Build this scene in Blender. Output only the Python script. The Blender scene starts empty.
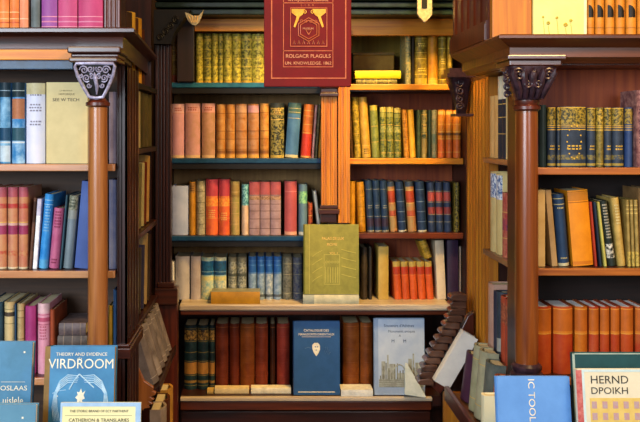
import bpy, math, random
from mathutils import Matrix, Vector
random.seed(7)
D = bpy.data; C = bpy.context.scene.collection; SC = bpy.context.scene
PI = math.pi
# ------------------------------------------------------------------ camera, world, lights, exposure
CZ = 1.6; F = 900.0; VX, VY = 262.0, 131.0
cd = D.cameras.new('camera'); cam = D.objects.new('camera', cd); C.objects.link(cam)
cam.location = (0, 0, CZ); cam.rotation_euler = (PI/2, 0, 0)
cd.sensor_width = 36; cd.lens = 36*F/640; cd.shift_x = 58/640; cd.shift_y = -80/640
cd.clip_start = .05; cd.clip_end = 50
SC.camera = cam
SC.view_settings.view_transform = 'Standard'; SC.view_settings.look = 'None'
SC.view_settings.gamma = 1; SC.view_settings.use_curve_mapping = False
SC.view_settings.exposure = 0.22
w = D.worlds.new('world'); SC.world = w; w.use_nodes = True
w.node_tree.nodes['Background'].inputs[0].default_value = (.75, .85, 1, 1)
w.node_tree.nodes['Background'].inputs[1].default_value = .07

def area(name, loc, target, sx, sy, power, col, spread=180):
    l = D.lights.new(name, 'AREA'); l.shape = 'RECTANGLE'; l.size = sx; l.size_y = sy
    l.energy = power; l.color = col; l.spread = math.radians(spread)
    o = D.objects.new(name, l); C.objects.link(o); o.location = loc
    o.rotation_euler = (Vector(target)-Vector(loc)).to_track_quat('-Z', 'Y').to_euler()
    return o
def lamp(name, loc, power, col, r=.06):
    l = D.lights.new(name, 'POINT'); l.energy = power; l.color = col; l.shadow_soft_size = r
    o = D.objects.new(name, l); C.objects.link(o); o.location = loc
    return o
area('shop_window_daylight', (-1.9, -1.2, 2.25), (-.1, 3.0, 1.1), 2.0, 1.8, 142, (.78, .89, 1.0))
area('front_fill_light', (1.5, -1.3, 2.3), (.4, 3.0, 1.2), 1.2, 1.4, 34, (.95, .95, 1.0))  # added fill from the front, stands for no real door or window
area('ceiling_lamp_warm_right', (1.2, 1.4, 2.95), (.85, 3.0, 1.3), .4, .4, 40, (1.0, .62, .25))
area('ceiling_lamp_warm_aisle', (.66, 2.7, 2.95), (.64, 3.7, 1.5), .3, .3, 19, (1.0, .60, .17), 85)
area('ceiling_lamp_warm_left', (-.9, 1.7, 2.95), (-.8, 3.0, 1.4), .5, .5, 9, (1.0, .72, .42))

# ------------------------------------------------------------------ helpers
def lin(h):
    h = h.lstrip('#'); r = []
    for i in (0, 2, 4):
        c = int(h[i:i+2], 16)/255
        r.append(c/12.92 if c <= .04045 else ((c+.055)/1.055)**2.4)
    return (*r, 1)
def PX(px, Y): return (px-VX)*Y/F
def PZ(py, Y): return CZ-(py-VY)*Y/F
MC = {}
def nodes(name):
    m = D.materials.new(name); m.use_nodes = True; nt = m.node_tree
    return m, nt, nt.nodes['Principled BSDF']
def coords(nt, scale):
    tc = nt.nodes.new('ShaderNodeTexCoord'); oi = nt.nodes.new('ShaderNodeObjectInfo')
    mu = nt.nodes.new('ShaderNodeMath'); mu.operation = 'MULTIPLY'; mu.inputs[1].default_value = 37
    nt.links.new(oi.outputs['Random'], mu.inputs[0])
    ad = nt.nodes.new('ShaderNodeVectorMath'); ad.operation = 'ADD'
    nt.links.new(tc.outputs['Object'], ad.inputs[0]); nt.links.new(mu.outputs[0], ad.inputs[1])
    mp = nt.nodes.new('ShaderNodeMapping'); mp.inputs['Scale'].default_value = scale
    nt.links.new(ad.outputs[0], mp.inputs[0])
    return mp.outputs[0]
def cloth(c, c2=None, ms=60, rough=.55, lo=.38, hi=.66, stretch=1.0, metal=0.0):
    key = (c, c2, ms, rough, lo, hi, stretch, metal)
    if key in MC: return MC[key]
    m, nt, b = nodes('binding_%d' % len(MC))
    a = lin(c)
    if c2 is None: z = tuple(min(1, v*.72) for v in a[:3])+(1,)
    else: z = lin(c2)
    v = coords(nt, (ms, ms, ms*stretch))
    n = nt.nodes.new('ShaderNodeTexNoise'); n.inputs['Scale'].default_value = 1; n.inputs['Detail'].default_value = 5
    n.inputs['Roughness'].default_value = .65
    nt.links.new(v, n.inputs['Vector'])
    r = nt.nodes.new('ShaderNodeValToRGB'); r.color_ramp.elements[0].position = lo; r.color_ramp.elements[1].position = hi
    r.color_ramp.elements[0].color = a; r.color_ramp.elements[1].color = z
    nt.links.new(n.outputs['Fac'], r.inputs[0]); nt.links.new(r.outputs[0], b.inputs['Base Color'])
    bp = nt.nodes.new('ShaderNodeBump'); bp.inputs['Strength'].default_value = .25; bp.inputs['Distance'].default_value = .001
    nt.links.new(n.outputs['Fac'], bp.inputs['Height']); nt.links.new(bp.outputs[0], b.inputs['Normal'])
    b.inputs['Roughness'].default_value = rough; b.inputs['Metallic'].default_value = metal; b.inputs['Specular IOR Level'].default_value = .3
    MC[key] = m; return m
def wood(name, c, c2, axis='z', rough=.34, coat=.25, sc=1.0):
    m, nt, b = nodes(name)
    s = {'z': (55, 55, 3), 'x': (3, 55, 55), 'y': (55, 3, 55)}[axis]
    v = coords(nt, tuple(q*sc for q in s))
    n = nt.nodes.new('ShaderNodeTexNoise'); n.inputs['Scale'].default_value = 1; n.inputs['Detail'].default_value = 6
    n.inputs['Distortion'].default_value = .6
    nt.links.new(v, n.inputs['Vector'])
    r = nt.nodes.new('ShaderNodeValToRGB'); r.color_ramp.elements[0].position = .32; r.color_ramp.elements[1].position = .68
    r.color_ramp.elements[0].color = lin(c); r.color_ramp.elements[1].color = lin(c2)
    nt.links.new(n.outputs['Fac'], r.inputs[0]); nt.links.new(r.outputs[0], b.inputs['Base Color'])
    bp = nt.nodes.new('ShaderNodeBump'); bp.inputs['Strength'].default_value = .15; bp.inputs['Distance'].default_value = .001
    nt.links.new(n.outputs['Fac'], bp.inputs['Height']); nt.links.new(bp.outputs[0], b.inputs['Normal'])
    b.inputs['Roughness'].default_value = rough
    b.inputs['Coat Weight'].default_value = coat; b.inputs['Coat Roughness'].default_value = .18
    return m
def paper(c):
    key = ('paper', c)
    if key in MC: return MC[key]
    m, nt, b = nodes('page_block'); v = coords(nt, (900, 900, 4))
    n = nt.nodes.new('ShaderNodeTexNoise'); n.inputs['Scale'].default_value = 1
    nt.links.new(v, n.inputs['Vector'])
    a = lin(c)
    r = nt.nodes.new('ShaderNodeValToRGB'); r.color_ramp.elements[0].color = tuple(q*.75 for q in a[:3])+(1,); r.color_ramp.elements[1].color = a
    r.color_ramp.elements[0].position = .3; r.color_ramp.elements[1].position = .6
    nt.links.new(n.outputs['Fac'], r.inputs[0]); nt.links.new(r.outputs[0], b.inputs['Base Color'])
    b.inputs['Roughness'].default_value = .85
    MC[key] = m; return m

class MB:
    def __init__(s): s.v = []; s.f = []; s.m = []
    def add(s, vs, fs, mi=0):
        o = len(s.v); s.v += [tuple(q) for q in vs]
        for f in fs: s.f.append([i+o for i in f]); s.m.append(mi)
        return s
    def box(s, x0, x1, y0, y1, z0, z1, mi=0):
        v = [(x, y, z) for z in (z0, z1) for y in (y0, y1) for x in (x0, x1)]
        return s.add(v, [(0, 2, 3, 1), (4, 5, 7, 6), (0, 1, 5, 4), (2, 6, 7, 3), (0, 4, 6, 2), (1, 3, 7, 5)], mi)
    def prism(s, pts, z0, z1, plane='xy', mi=0):
        n = len(pts)
        def mk(p, z): return {'xy': (p[0], p[1], z), 'xz': (p[0], z, p[1]), 'yz': (z, p[0], p[1])}[plane]
        v = [mk(p, z0) for p in pts]+[mk(p, z1) for p in pts]
        f = [tuple(range(n-1, -1, -1)), tuple(range(n, 2*n))]
        f += [(i, (i+1) % n, n+(i+1) % n, n+i) for i in range(n)]
        return s.add(v, f, mi)
    def lathe(s, prof, cx, cy, n=28, mi=0):
        v = []; f = []
        for r, z in prof:
            for k in range(n):
                a = 2*PI*k/n; v.append((cx+r*math.cos(a), cy+r*math.sin(a), z))
        for j in range(len(prof)-1):
            for k in range(n):
                f.append((j*n+k, j*n+(k+1) % n, (j+1)*n+(k+1) % n, (j+1)*n+k))
        f.append(tuple(range(n-1, -1, -1))); f.append(tuple((len(prof)-1)*n+k for k in range(n)))
        return s.add(v, f, mi)
    def tube(s, pts, rad, n=8, mi=0):
        pts = [Vector(p) for p in pts]; v = []; f = []
        if not hasattr(rad, '__len__'): rad = [rad]*len(pts)
        up = None
        for i, p in enumerate(pts):
            t = (pts[min(i+1, len(pts)-1)]-pts[max(i-1, 0)]).normalized()
            if up is None:
                up = Vector((0, 1, 0)) if abs(t.y) < .8 else Vector((1, 0, 0))
            a = t.cross(up).normalized(); up = a.cross(t).normalized()
            for k in range(n):
                g = 2*PI*k/n; v.append(p+(a*math.cos(g)+up*math.sin(g))*rad[i])
        for j in range(len(pts)-1):
            for k in range(n): f.append((j*n+k, j*n+(k+1) % n, (j+1)*n+(k+1) % n, (j+1)*n+k))
        f.append(tuple(range(n-1, -1, -1))); f.append(tuple((len(pts)-1)*n+k for k in range(n)))
        return s.add(v, f, mi)
    def loft(s, secs, mi=0, n=6):
        # sections (z, x0, x1, y0, y1) with rounded corners
        v = []; f = []; N = 4*n
        for z, x0, x1, y0, y1 in secs:
            cx, cy, a, b = (x0+x1)/2, (y0+y1)/2, (x1-x0)/2, (y1-y0)/2
            for k in range(N):
                g = 2*PI*(k+.5)/N; c, q = math.cos(g), math.sin(g)
                v.append((cx+a*math.copysign(abs(c)**.45, c), cy+b*math.copysign(abs(q)**.45, q), z))
        for j in range(len(secs)-1):
            for k in range(N): f.append((j*N+k, j*N+(k+1) % N, (j+1)*N+(k+1) % N, (j+1)*N+k))
        f.append(tuple(range(N-1, -1, -1))); f.append(tuple((len(secs)-1)*N+k for k in range(N)))
        return s.add(v, f, mi)
    def sweep(s, path, prof, mi=0):
        # path in xy, outward = right hand of heading; prof = closed list (out, z)
        P = [Vector(p) for p in path]; n = len(prof); v = []; f = []
        for i, p in enumerate(P):
            ns = []
            if i > 0: d = (P[i]-P[i-1]).normalized(); ns.append(Vector((d.y, -d.x)))
            if i < len(P)-1: d = (P[i+1]-P[i]).normalized(); ns.append(Vector((d.y, -d.x)))
            if len(ns) == 2:
                q = (ns[0]+ns[1]).normalized(); q = q/max(.3, q.dot(ns[0]))
            else: q = ns[0]
            for o, z in prof: v.append((p.x+q.x*o, p.y+q.y*o, z))
        for j in range(len(P)-1):
            for k in range(n): f.append((j*n+k, (j+1)*n+k, (j+1)*n+(k+1) % n, j*n+(k+1) % n))
        f.append(tuple(range(n))); f.append(tuple((len(P)-1)*n+k for k in range(n-1, -1, -1)))
        return s.add(v, f, mi)
    def fluted(s, a, b, thick, z0, z1, n, depth, mi=0):
        # vertical slab from a to b (xy), outward = right hand of heading a->b, n grooves
        a = Vector(a); b = Vector(b); L = (b-a).length; d = (b-a)/L; o = Vector((d.y, -d.x))
        pts = [(0, 0)]; g = L/(n+.5)
        for i in range(n):
            c = g*(i+.75)
            for k in range(7):
                u = -1+k/3; pts.append((c+u*g*.36, -depth*math.sqrt(max(0, 1-u*u))))
        pts += [(L, 0), (L, -thick), (0, -thick)]
        P = [a+d*u+o*w_ for u, w_ in pts]
        return s.prism([(p.x, p.y) for p in P], z0, z1, 'xy', mi)
    def build(s, name, mats, parent=None, smooth=False, bevel=0):
        me = D.meshes.new(name); me.from_pydata(s.v, [], s.f)
        for m in (mats if isinstance(mats, (list, tuple)) else [mats]): me.materials.append(m)
        for p, i in zip(me.polygons, s.m): p.material_index = i
        me.update()
        import bmesh
        bm = bmesh.new(); bm.from_mesh(me); bmesh.ops.recalc_face_normals(bm, faces=bm.faces); bm.to_mesh(me); bm.free()
        if smooth:
            for p in me.polygons: p.use_smooth = True
            me.set_sharp_from_angle(angle=math.radians(38))
        o = D.objects.new(name, me); C.objects.link(o)
        if parent: o.parent = parent
        if bevel:
            md = o.modifiers.new('bevel', 'BEVEL'); md.width = bevel; md.segments = 2; md.limit_method = 'ANGLE'; md.angle_limit = .6
        return o
def tag(o, label=None, cat=None, group=None, kind=None):
    if label: o['label'] = label
    if cat: o['category'] = cat
    if group: o['group'] = group
    if kind: o['kind'] = kind
    return o
def empty(name, loc, label, cat, group=None):
    o = D.objects.new(name, None); C.objects.link(o); o.location = loc; o.empty_display_size = .05
    return tag(o, label, cat, group)
def spiral(cx, cz, y, r0, turns, start, sgn=1, n=22):
    return [(cx+sgn*(r0*(1-.85*k/n))*math.cos(start+turns*2*PI*k/n), y, cz+(r0*(1-.85*k/n))*math.sin(start+turns*2*PI*k/n)) for k in range(n+1)]

# ------------------------------------------------------------------ materials
W_DARK = wood('dark_mahogany', '#1f0b07', '#3a170d', 'z', .4, .12)
W_DARKX = wood('dark_mahogany_rail', '#28100a', '#4a2013', 'x', .3, .35)
W_RED = wood('red_mahogany', '#3a130a', '#5e2411', 'z', .36, .2)
W_REDX = wood('red_mahogany_rail', '#421a0d', '#6c3017', 'x', .3, .35)
W_COL = wood('honey_turned_wood', '#80481f', '#a86c38', 'z', .3, .4)
W_COLR = wood('chestnut_turned_wood', '#602c0e', '#87481a', 'z', .28, .5)
W_OAK = wood('golden_oak', '#965004', '#bc7810', 'z', .5, .05)
W_OAKX = wood('golden_oak_rail', '#b86804', '#dc9010', 'x', .5, .05)
W_SHADED = wood('shaded_back_boards', '#120806', '#1f0e08', 'x', .8, 0)  # near-black tone puts the shade inside the lower shelves into the boards
W_EDGER = wood('amber_shelf_wood', '#84440f', '#ac6420', 'x', .4, .15)
W_EDGE = wood('light_shelf_wood', '#a5683a', '#c78f5c', 'x', .35, .3)
W_EDGEY = wood('light_shelf_wood_side', '#6e4630', '#8d6448', 'y', .35, .3)
W_LEDGE = wood('pale_worn_ledge', '#97836c', '#cdbfa8', 'x', .4, .2)
W_BACK = wood('brown_back_boards', '#8a683c', '#a8834c', 'z', .7, 0)
W_BACKR = wood('red_back_boards', '#7a2c0c', '#9c4818', 'z', .6, .0)
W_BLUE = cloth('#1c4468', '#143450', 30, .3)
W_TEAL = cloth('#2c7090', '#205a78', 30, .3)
W_BLACK = cloth('#120e0c', '#090808', 30, .5)
W_GREENBLK = cloth('#1b2a24', '#0e1512', 20, .3)
PEWTER = cloth('#a6a3bd', '#77738f', 90, .3, metal=.2)
CARVE = cloth('#3b2731', '#1f151b', 70, .3)
GOLD = cloth('#e0ab3c', '#b8801f', 80, .35, metal=.35)
GOLDL = cloth('#e7c06c', '#cf9a45', 60, .4)
IVORY = cloth('#b2a888', '#8e8060', 90, .5)

# ------------------------------------------------------------------ room
def struct(name, mb, m): return tag(mb.build(name, m), kind='structure')
struct('floor', MB().box(-3, 3, -2.6, 4.4, -.1, 0), wood('floor_boards', '#3d2314', '#5c3a20', 'y', .4, .2, .4))
struct('ceiling', MB().box(-3, 3, -2.6, 4.4, 3.3, 3.4), cloth('#cfc3aa', '#bdb094', 3, .9))
struct('wall_back', MB().box(-3, 3, 4.3, 4.4, 0, 3.3), cloth('#6b4a2c', '#59391f', 4, .8))
struct('wall_left', MB().box(-3.1, -3, -2.6, 4.4, 0, 3.3), cloth('#a8946e', '#98835e', 4, .8))
struct('wall_right', MB().box(3, 3.1, -2.6, 4.4, 0, 3.3), cloth('#a8946e', '#98835e', 4, .8))

# ------------------------------------------------------------------ rear bookcase
YB = 3.6
bc = empty('bookcase', (.2, 3.6, 0), 'tall dark rear bookcase of two bays with a pale ledge across its middle', 'bookcase')
def part(mb, name, m, parent, bevel=0, smooth=False, label=None):
    o = mb.build(name, m, None, smooth, bevel)
    o.parent = parent; o.matrix_parent_inverse = Matrix.Translation(-Vector(parent.location)) if parent.parent is None and parent.type == 'EMPTY' else Matrix()
    if label: o['label'] = label
    return o
part(MB().box(-.37, .2595, 3.775, 3.787, .926, 2.05), 'back_panel', W_BACK, bc)
part(MB().box(.342, .798, 3.775, 3.787, .926, 1.757), 'back_panel', W_BACKR, bc, label='reddish back boards of the right bay')
part(MB().box(.255, .82, 3.88, 3.90, 1.77, 2.05), 'back_panel', wood('olive_back_boards', '#a08428', '#bc9c34', 'z', .6, 0), bc, label='olive brown back board of the top right shelf')
part(MB().box(-.42, .82, 3.88, 3.90, .0, 1.75), 'back_panel', W_DARK, bc)
part(MB().box(-.42, -.372, 3.5, 3.88, 0, 2.05), 'side_panel', W_DARK, bc)
part(MB().box(.80, .83, 3.53, 3.88, 0, 2.05), 'side_panel', W_DARK, bc)
part(MB().box(.262, .340, 3.585, 3.88, .926, 2.05), 'partition', W_DARK, bc)
for z in (1.792, 1.492, 1.184):
    s = part(MB().box(-.37, .26, 3.585, 3.875, z-.04, z), 'shelf', W_DARK, bc)
    part(MB().box(-.37, .26, 3.565, 3.584, z-.020, z-.0002), 'shelf_edge', W_TEAL if z > 1.7 else W_BLUE, s, .003, label='shelf edge coloured with a blue daylight sheen')  # blue of reflected daylight is put into the edge colour
    part(MB().box(-.37, .26, 3.57, 3.584, z-.044, z-.0202), 'under_rail', W_BLACK, s, .002)
for z in (1.786, 1.492, 1.196):
    s = part(MB().box(.342, .798, 3.585, 3.875, z-.028, z), 'shelf', W_DARK, bc)
    part(MB().box(.342, .798, 3.565, 3.584, z-.024, z-.0002), 'shelf_edge', W_OAKX if z > 1.3 else W_REDX, s, .003)
part(MB().box(-.322, .735, 3.50, 3.875, .900, .925), 'ledge', W_LEDGE, bc, .006, label='pale worn ledge')
part(MB().box(-.318, .725, 3.510, 3.54, .882, .8995), 'ledge_moulding', W_REDX, bc, .004)
s = part(MB().box(-.318, .70, 3.52, 3.875, .525, .5645), 'shelf', W_DARK, bc)
part(MB().box(-.318, .662, 3.495, 3.519, .550, .5645), 'shelf_edge', W_LEDGE, s, .003)
part(MB().box(-.318, .66, 3.505, 3.519, .512, .547), 'apron', W_REDX, s, .003)
part(MB().box(-.318, .66, 3.53, 3.56, .45, .50), 'lower_rail', W_DARKX, bc, .003)
part(MB().box(-.37, .80, 3.56, 3.875, .0, .08), 'plinth', W_DARK, bc)
# left pilaster with corbel and base block
p = part(MB().fluted((-.408, 3.45), (-.350, 3.45), .05, 1.0, 1.93, 4, .006), 'pilaster', W_DARK, bc)
part(MB().box(-.41, -.322, 3.43, 3.50, .935, 1.0).box(-.40, -.335, 3.44, 3.5, 1.0, 1.02), 'base_block', W_DARKX, p, .004)
part(MB().box(-.405, -.324, 3.45, 3.50, 0, .934), 'pedestal', W_RED, p, .004)
m = MB().prism([(-.41, 1.93), (-.345, 1.93), (-.335, 1.97), (-.30, 2.02), (-.27, 2.06), (-.41, 2.06)], 3.41, 3.50, 'xz')
for k in range(4):
    m.tube(spiral(-.385+.02*k, 1.955+.022*k, 3.407, .014, 1.6, .5*k), .0035)
part(m, 'corbel', W_BLACK, p, 0, True)
part(MB().box(-.336, -.268, 3.55, 3.584, 1.794, 2.06), 'stile', wood('black_red_stile', '#140605', '#240b07', 'z', .5, .05), bc, .003)
# middle pilaster, small capital and base
p = part(MB().fluted((.233, 3.53), (.294, 3.53), .03, 1.31, 1.75, 3, .004), 'pilaster', W_OAK, bc, label='golden brown fluted pilaster between the two bays')
part(MB().box(.226, .300, 3.51, 3.56, 1.768, 1.79).box(.231, .296, 3.52, 3.56, 1.75, 1.768).box(.226, .300, 3.515, 3.56, 1.735, 1.75), 'capital', W_DARKX, p, .003)
part(MB().box(.228, .298, 3.518, 3.56, 1.295, 1.31).box(.222, .302, 3.51, 3.56, 1.275, 1.295).box(.230, .294, 3.53, 3.56, 1.24, 1.275), 'base_block', W_DARKX, p, .003)
part(MB().fluted((.299, 3.53), (.345, 3.53), .03, 1.24, 2.0, 2, .003), 'post', W_OAK, bc, label='golden oak post on the right bay')
# head rail and dark mouldings over it
part(MB().box(-.267, .295, 3.56, 3.585, 1.995, 2.045).box(.30, .80, 3.56, 3.585, 1.978, 2.045), 'head_rail', W_OAKX, bc, .002, label='glowing golden head rail')
m = MB()
for k in range(5): m.box(-.41, .83, 3.46-.012*k, 3.60, 2.047+k*.026, 2.047+k*.026+.022)
part(m, 'cornice', W_GREENBLK, bc, .004)
part(MB().box(-.42, .83, 3.5, 3.9, 2.178, 2.6), 'upper_panel', W_DARK, bc)
# hanging pointed ornaments under the cornice
def drop(x, Y, ztop, zbot, wd, label):
    t = empty('hanging_ornament', (x, Y, ztop), label, 'ornament', None)
    h = wd/2; L = ztop-zbot
    pts = [(-h, 0), (h, 0), (h, -L*.72), (h*.55, -L*.86), (0, -L), (-h*.55, -L*.86), (-h, -L*.72)]
    o = MB().prism(pts, -.008, .008, 'xz').build('tag_body', IVORY, t, bevel=.002)
    i = MB().prism([(-h*.45, -.005), (h*.3, -.005), (h*.3, -L*.5), (-h*.45, -L*.5)], -.0105, -.008, 'xz').build('dark_crest', W_BLACK, t)
    MB().tube([(0, 0, 0), (0, .0, .12)], .002).build('cord', W_BLACK, t)
drop(PX(424.5, 3.35), 3.35, PZ(-6, 3.35), PZ(23, 3.35), .055, 'ivory pointed tag hanging in front of the cornice of the right bay')
t = empty('carved_shell', (PX(194, 3.36), 3.36, PZ(26, 3.36)), 'small ivory carved shell curling beside the top left corbel', 'ornament')
m = MB()
pts = [(-.034, .05), (-.024, .022), (-.008, .004), (.006, 0), (.018, .010), (.028, .034), (.036, .062), (.030, .050), (.018, .038), (0, .036), (-.018, .046)]
m.prism(pts, -.01, .012, 'xz'); m.build('shell_body', IVORY, t, bevel=.003)
m = MB()
for k in range(4): m.tube([(-.02+.012*k, -.011, .038), (-.008+.006*k, -.0125, .012)], .0018)
m.build('shell_rib', GOLDL, t)

# ------------------------------------------------------------------ right corner bookcase
rc = empty('bookcase', (1.1, 2.65, 0), 'warm brown corner bookcase with a dark carved capital, at the right of the aisle', 'bookcase')
prof = [(0, 1.866), (.080, 1.866), (.085, 1.862), (.085, 1.855), (.070, 1.846), (.052, 1.836), (.046, 1.832), (.046, 1.806), (.036, 1.800), (.030, 1.790), (0, 1.790)]
part(MB().sweep([(.735, 3.10), (.735, 2.55), (1.95, 2.55)], prof), 'cornice', wood('cornice_mahogany', '#3e1c0c', '#683616', 'x', .38, .15), rc, 0, True)
part(MB().box(.736, 1.95, 2.551, 2.74, 1.787, 1.865).box(.736, 1.02, 2.741, 3.1, 1.787, 1.865), 'top_board', W_RED, rc)
part(MB().box(.746, .768, 2.575, 2.738, 0, 1.786), 'stile', W_DARK, rc, .002)
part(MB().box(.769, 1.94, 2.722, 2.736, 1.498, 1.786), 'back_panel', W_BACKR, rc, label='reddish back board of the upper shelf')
part(MB().box(.769, 1.94, 2.722, 2.736, .06, 1.4845), 'back_panel', W_SHADED, rc)
for z in (1.497, 1.213, .905, .55):
    s = part(MB().box(.768, 1.94, 2.545, 2.72, z-.012, z), 'shelf', W_DARK, rc)
    part(MB().box(.768, 1.94, 2.53, 2.544, z-.02, z), 'shelf_edge', W_EDGER, s, .002)
part(MB().box(1.942, 1.965, 2.56, 2.74, 0, 1.786), 'side_panel', W_RED, rc)
# upper case standing on the cornice
part(MB().box(.665, .7795, 2.60, 2.63, 1.867, 2.45), 'upper_stile', W_OAK, rc, .003)
part(MB().fluted((.662, 3.12), (.662, 2.632), .03, 1.867, 2.45, 5, .006).box(.652, .67, 2.64, 3.13, 1.867, 1.915).box(.656, .67, 2.64, 3.13, 1.915, 1.925), 'upper_side_panel', W_RED, rc)
part(MB().box(.67, 1.95, 2.74, 2.755, 1.867, 2.45), 'upper_back_panel', W_BACKR, rc)
# side bay facing the aisle
for z in (1.511, 1.199, .862):
    s = part(MB().box(.775, 1.02, 2.745, 3.075, z-.014, z), 'side_shelf', W_DARK, rc)
    part(MB().box(.755, .774, 2.745, 3.075, z-.018, z-.0002), 'shelf_edge', W_EDGEY, s, .002)
part(MB().box(1.021, 1.035, 2.745, 3.10, 0, 1.786), 'side_back_panel', W_DARK, rc)
part(MB().fluted((.796, 3.50), (.778, 3.08), .03, .0, 1.786, 7, .009), 'fluted_panel', W_OAK, rc, label='golden fluted panel facing the aisle')
part(MB().box(.812, 1.03, 3.08, 3.10, 0, 1.786), 'side_partition', W_DARK, rc)
# far corbel under the cornice end
m = MB().loft([(1.66, .745, .775, 3.42, 3.45), (1.70, .735, .78, 3.40, 3.45), (1.76, .715, .785, 3.38, 3.46), (1.80, .70, .79, 3.36, 3.46)])
for k in range(4): m.tube(spiral(.742, 1.69+.03*k, 3.375-.002*k, .016, 1.5, k), .004)
m.box(.725, .79, 3.36, 3.46, 1.655, 1.665).box(.69, .795, 3.35, 3.47, 1.80, 1.815).box(.70, .795, 3.36, 3.47, 1.815, 1.835)
part(m, 'corbel', CARVE, rc, 0, True)
# column
cx, cy, r = .732, 2.49, .0315
col = part(MB().lathe([(r*.98, .96), (r, 1.0), (r, 1.3), (r*.96, 1.655)], cx, cy), 'column', W_COLR, rc, 0, True, label='chestnut round column')
part(MB().lathe([(r*1.0, 1.655), (r*1.18, 1.66), (r*1.18, 1.668), (r*1.02, 1.672), (r*1.1, 1.68), (r*1.1, 1.685)], cx, cy), 'neck_ring', W_RED, col, 0, True)
part(MB().lathe([(r*1.05, .915), (r*1.4, .918), (r*1.4, .930), (r*1.18, .936), (r*1.3, .944), (r*1.3, .952), (r*1.05, .960)], cx, cy), 'base_ring', CARVE, col, 0, True)
part(MB().box(cx-.045, cx+.045, cy-.045, cy+.045, 0, .915), 'pedestal', W_RED, col, .004)
cap = part(MB().loft([(1.686, cx-.034, cx+.034, cy-.034, cy+.034), (1.71, cx-.042, cx+.042, cy-.044, cy+.04), (1.74, cx-.054, cx+.056, cy-.05, cy+.045), (1.765, cx-.062, cx+.066, cy-.054, cy+.05), (1.776, cx-.064, cx+.07, cy-.055, cy+.05)]), 'capital', CARVE, rc, 0, True, label='dark carved leaf capital')
m = MB()
for k, (ux, ut) in enumerate([(-.030, -.058), (-.015, -.028), (.001, 0), (.017, .030), (.032, .060)]):
    m.tube([(cx+ux, cy-.036, 1.69), (cx+ux*1.1, cy-.047, 1.71), (cx+(ux+ut)/2, cy-.055, 1.735), (cx+ut*.95, cy-.062, 1.758), (cx+ut, cy-.068, 1.766), (cx+ut, cy-.064, 1.758)], [.006, .010, .011, .010, .006, .003])
for sx in (-1, 1):
    m.tube(spiral(cx+sx*.040, 1.752, cy-.064, .018, 1.7, 0, sx), .004)
    m.tube(spiral(cx+sx*.014, 1.728, cy-.060, .013, 1.5, 2, sx), .0035)
for k in range(4): m.tube(spiral(cx-.062, 1.70+.02*k, cy-.03, .010, 1.4, k), .003)
part(m, 'leaf_carving', CARVE, cap, 0, True)
part(MB().box(.664, .823, 2.43, 2.575, 1.793, 1.806).box(.670, .812, 2.437, 2.575, 1.777, 1.793), 'abacus', W_DARKX, rc, .003)
# sloping tray and scrolled bracket
YR = 3.3
def pp(px, py, Y=YR): return (PX(px, Y), PZ(py, Y))
rb = part(MB().prism([pp(474, 312), pp(468, 316), pp(461, 330), pp(446, 358), pp(431, 386), pp(440, 394), pp(452, 380), pp(474, 350)], YR, YR+.035, 'xz'), 'bracket', W_RED, rc, .003)
m = MB(); cur = [(458, 297), (457.5, 304), (457, 311), (454, 318), (451, 325), (447.5, 332), (443.5, 339), (439.5, 346), (435.5, 353), (432, 360), (429, 367), (426.5, 374), (425, 381)]
for k, (a, b_) in enumerate(cur):
    x, z = pp(a, b_)
    m.prism([(x-.022, z-.010), (x+.029, z-.014), (x+.029, z+.010), (x+.010, z+.014), (x-.022, z+.010), (x-.030, z+.004), (x-.030, z-.003)], YR-.018+.002*(k % 2), YR+.045, 'xz')
part(m, 'carved_scroll', wood('scroll_wood', '#3a2018', '#6a4a3a', 'x', .3, .4), rb, .003, label='stepped dark scroll carving')
tr = part(MB().prism([(.662, .678), (.80, .655), (.80, .640), (.662, .665)], 2.62, 3.185, 'xz'), 'tray', W_EDGEY, rc)
part(MB().box(.645, .661, 2.62, 3.185, .648, .698), 'tray_lip', W_RED, tr, .003)
part(MB().box(.668, .735, 3.297, 3.33, 0, .638), 'bracket_post', W_OAK, rc, .003)
part(MB().box(.66, .80, 2.62, 3.26, .45, .47).box(.80, .815, 2.745, 3.07, 0, .86), 'lower_side_shelf', W_DARK, rc)
part(MB().box(.68, .80, 2.75, 3.26, .0, .10), 'plinth', W_DARK, rc)

# ------------------------------------------------------------------ left corner bookcase
lc = empty('bookcase', (-.9, 2.65, 0), 'dark mahogany corner bookcase with a silvery fretwork capital, at the left of the aisle', 'bookcase')
prof = [(.044, 1.885), (.075, 1.885), (.082, 1.881), (.082, 1.872), (.064, 1.866), (.050, 1.862), (.048, 1.858), (.048, 1.832), (.044, 1.815)]
part(MB().sweep([(-1.75, 2.55), (-.437, 2.55), (-.478, 3.40)], prof), 'cornice', W_DARKX, lc, 0, True)
part(MB().prism([(-1.75, 2.508), (-.396, 2.508), (-.412, 2.84), (-1.75, 2.84)], 1.803, 1.884), 'top_board', W_DARK, lc)
part(MB().box(-1.75, -.527, 2.495, 2.507, 1.797, 1.826), 'frieze_strip', W_OAKX, lc, .002, label='golden strip under the frieze')
part(MB().box(-1.75, -.527, 2.51, 2.53, 1.772, 1.802), 'head_strip', W_BLUE, lc, .002, label='dark blue strip over the top shelf')
st = MB().fluted((-.412, 2.56), (-.386, 2.56), .03, .0, 1.785, 2, .004).fluted((-.386, 2.56), (-.386, 2.82), .02, .0, 1.785, 4, .005).box(-.412, -.39, 2.59, 2.82, 0, 1.785)
part(st, 'stile', W_DARK, lc)
part(MB().box(-.4115, -.372, 2.545, 2.82, .955, .985).box(-.4115, -.376, 2.55, 2.82, .985, .995), 'stile_moulding', W_DARKX, lc, .003)
part(MB().box(-1.75, -.414, 2.80, 2.815, .06, 1.789).box(-1.0, -.995, 2.795, 2.80, .06, 1.789), 'back_panel', wood('dusky_back_boards', '#3b2618', '#54382300'[:7], 'x', .6, 0), lc)
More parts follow.
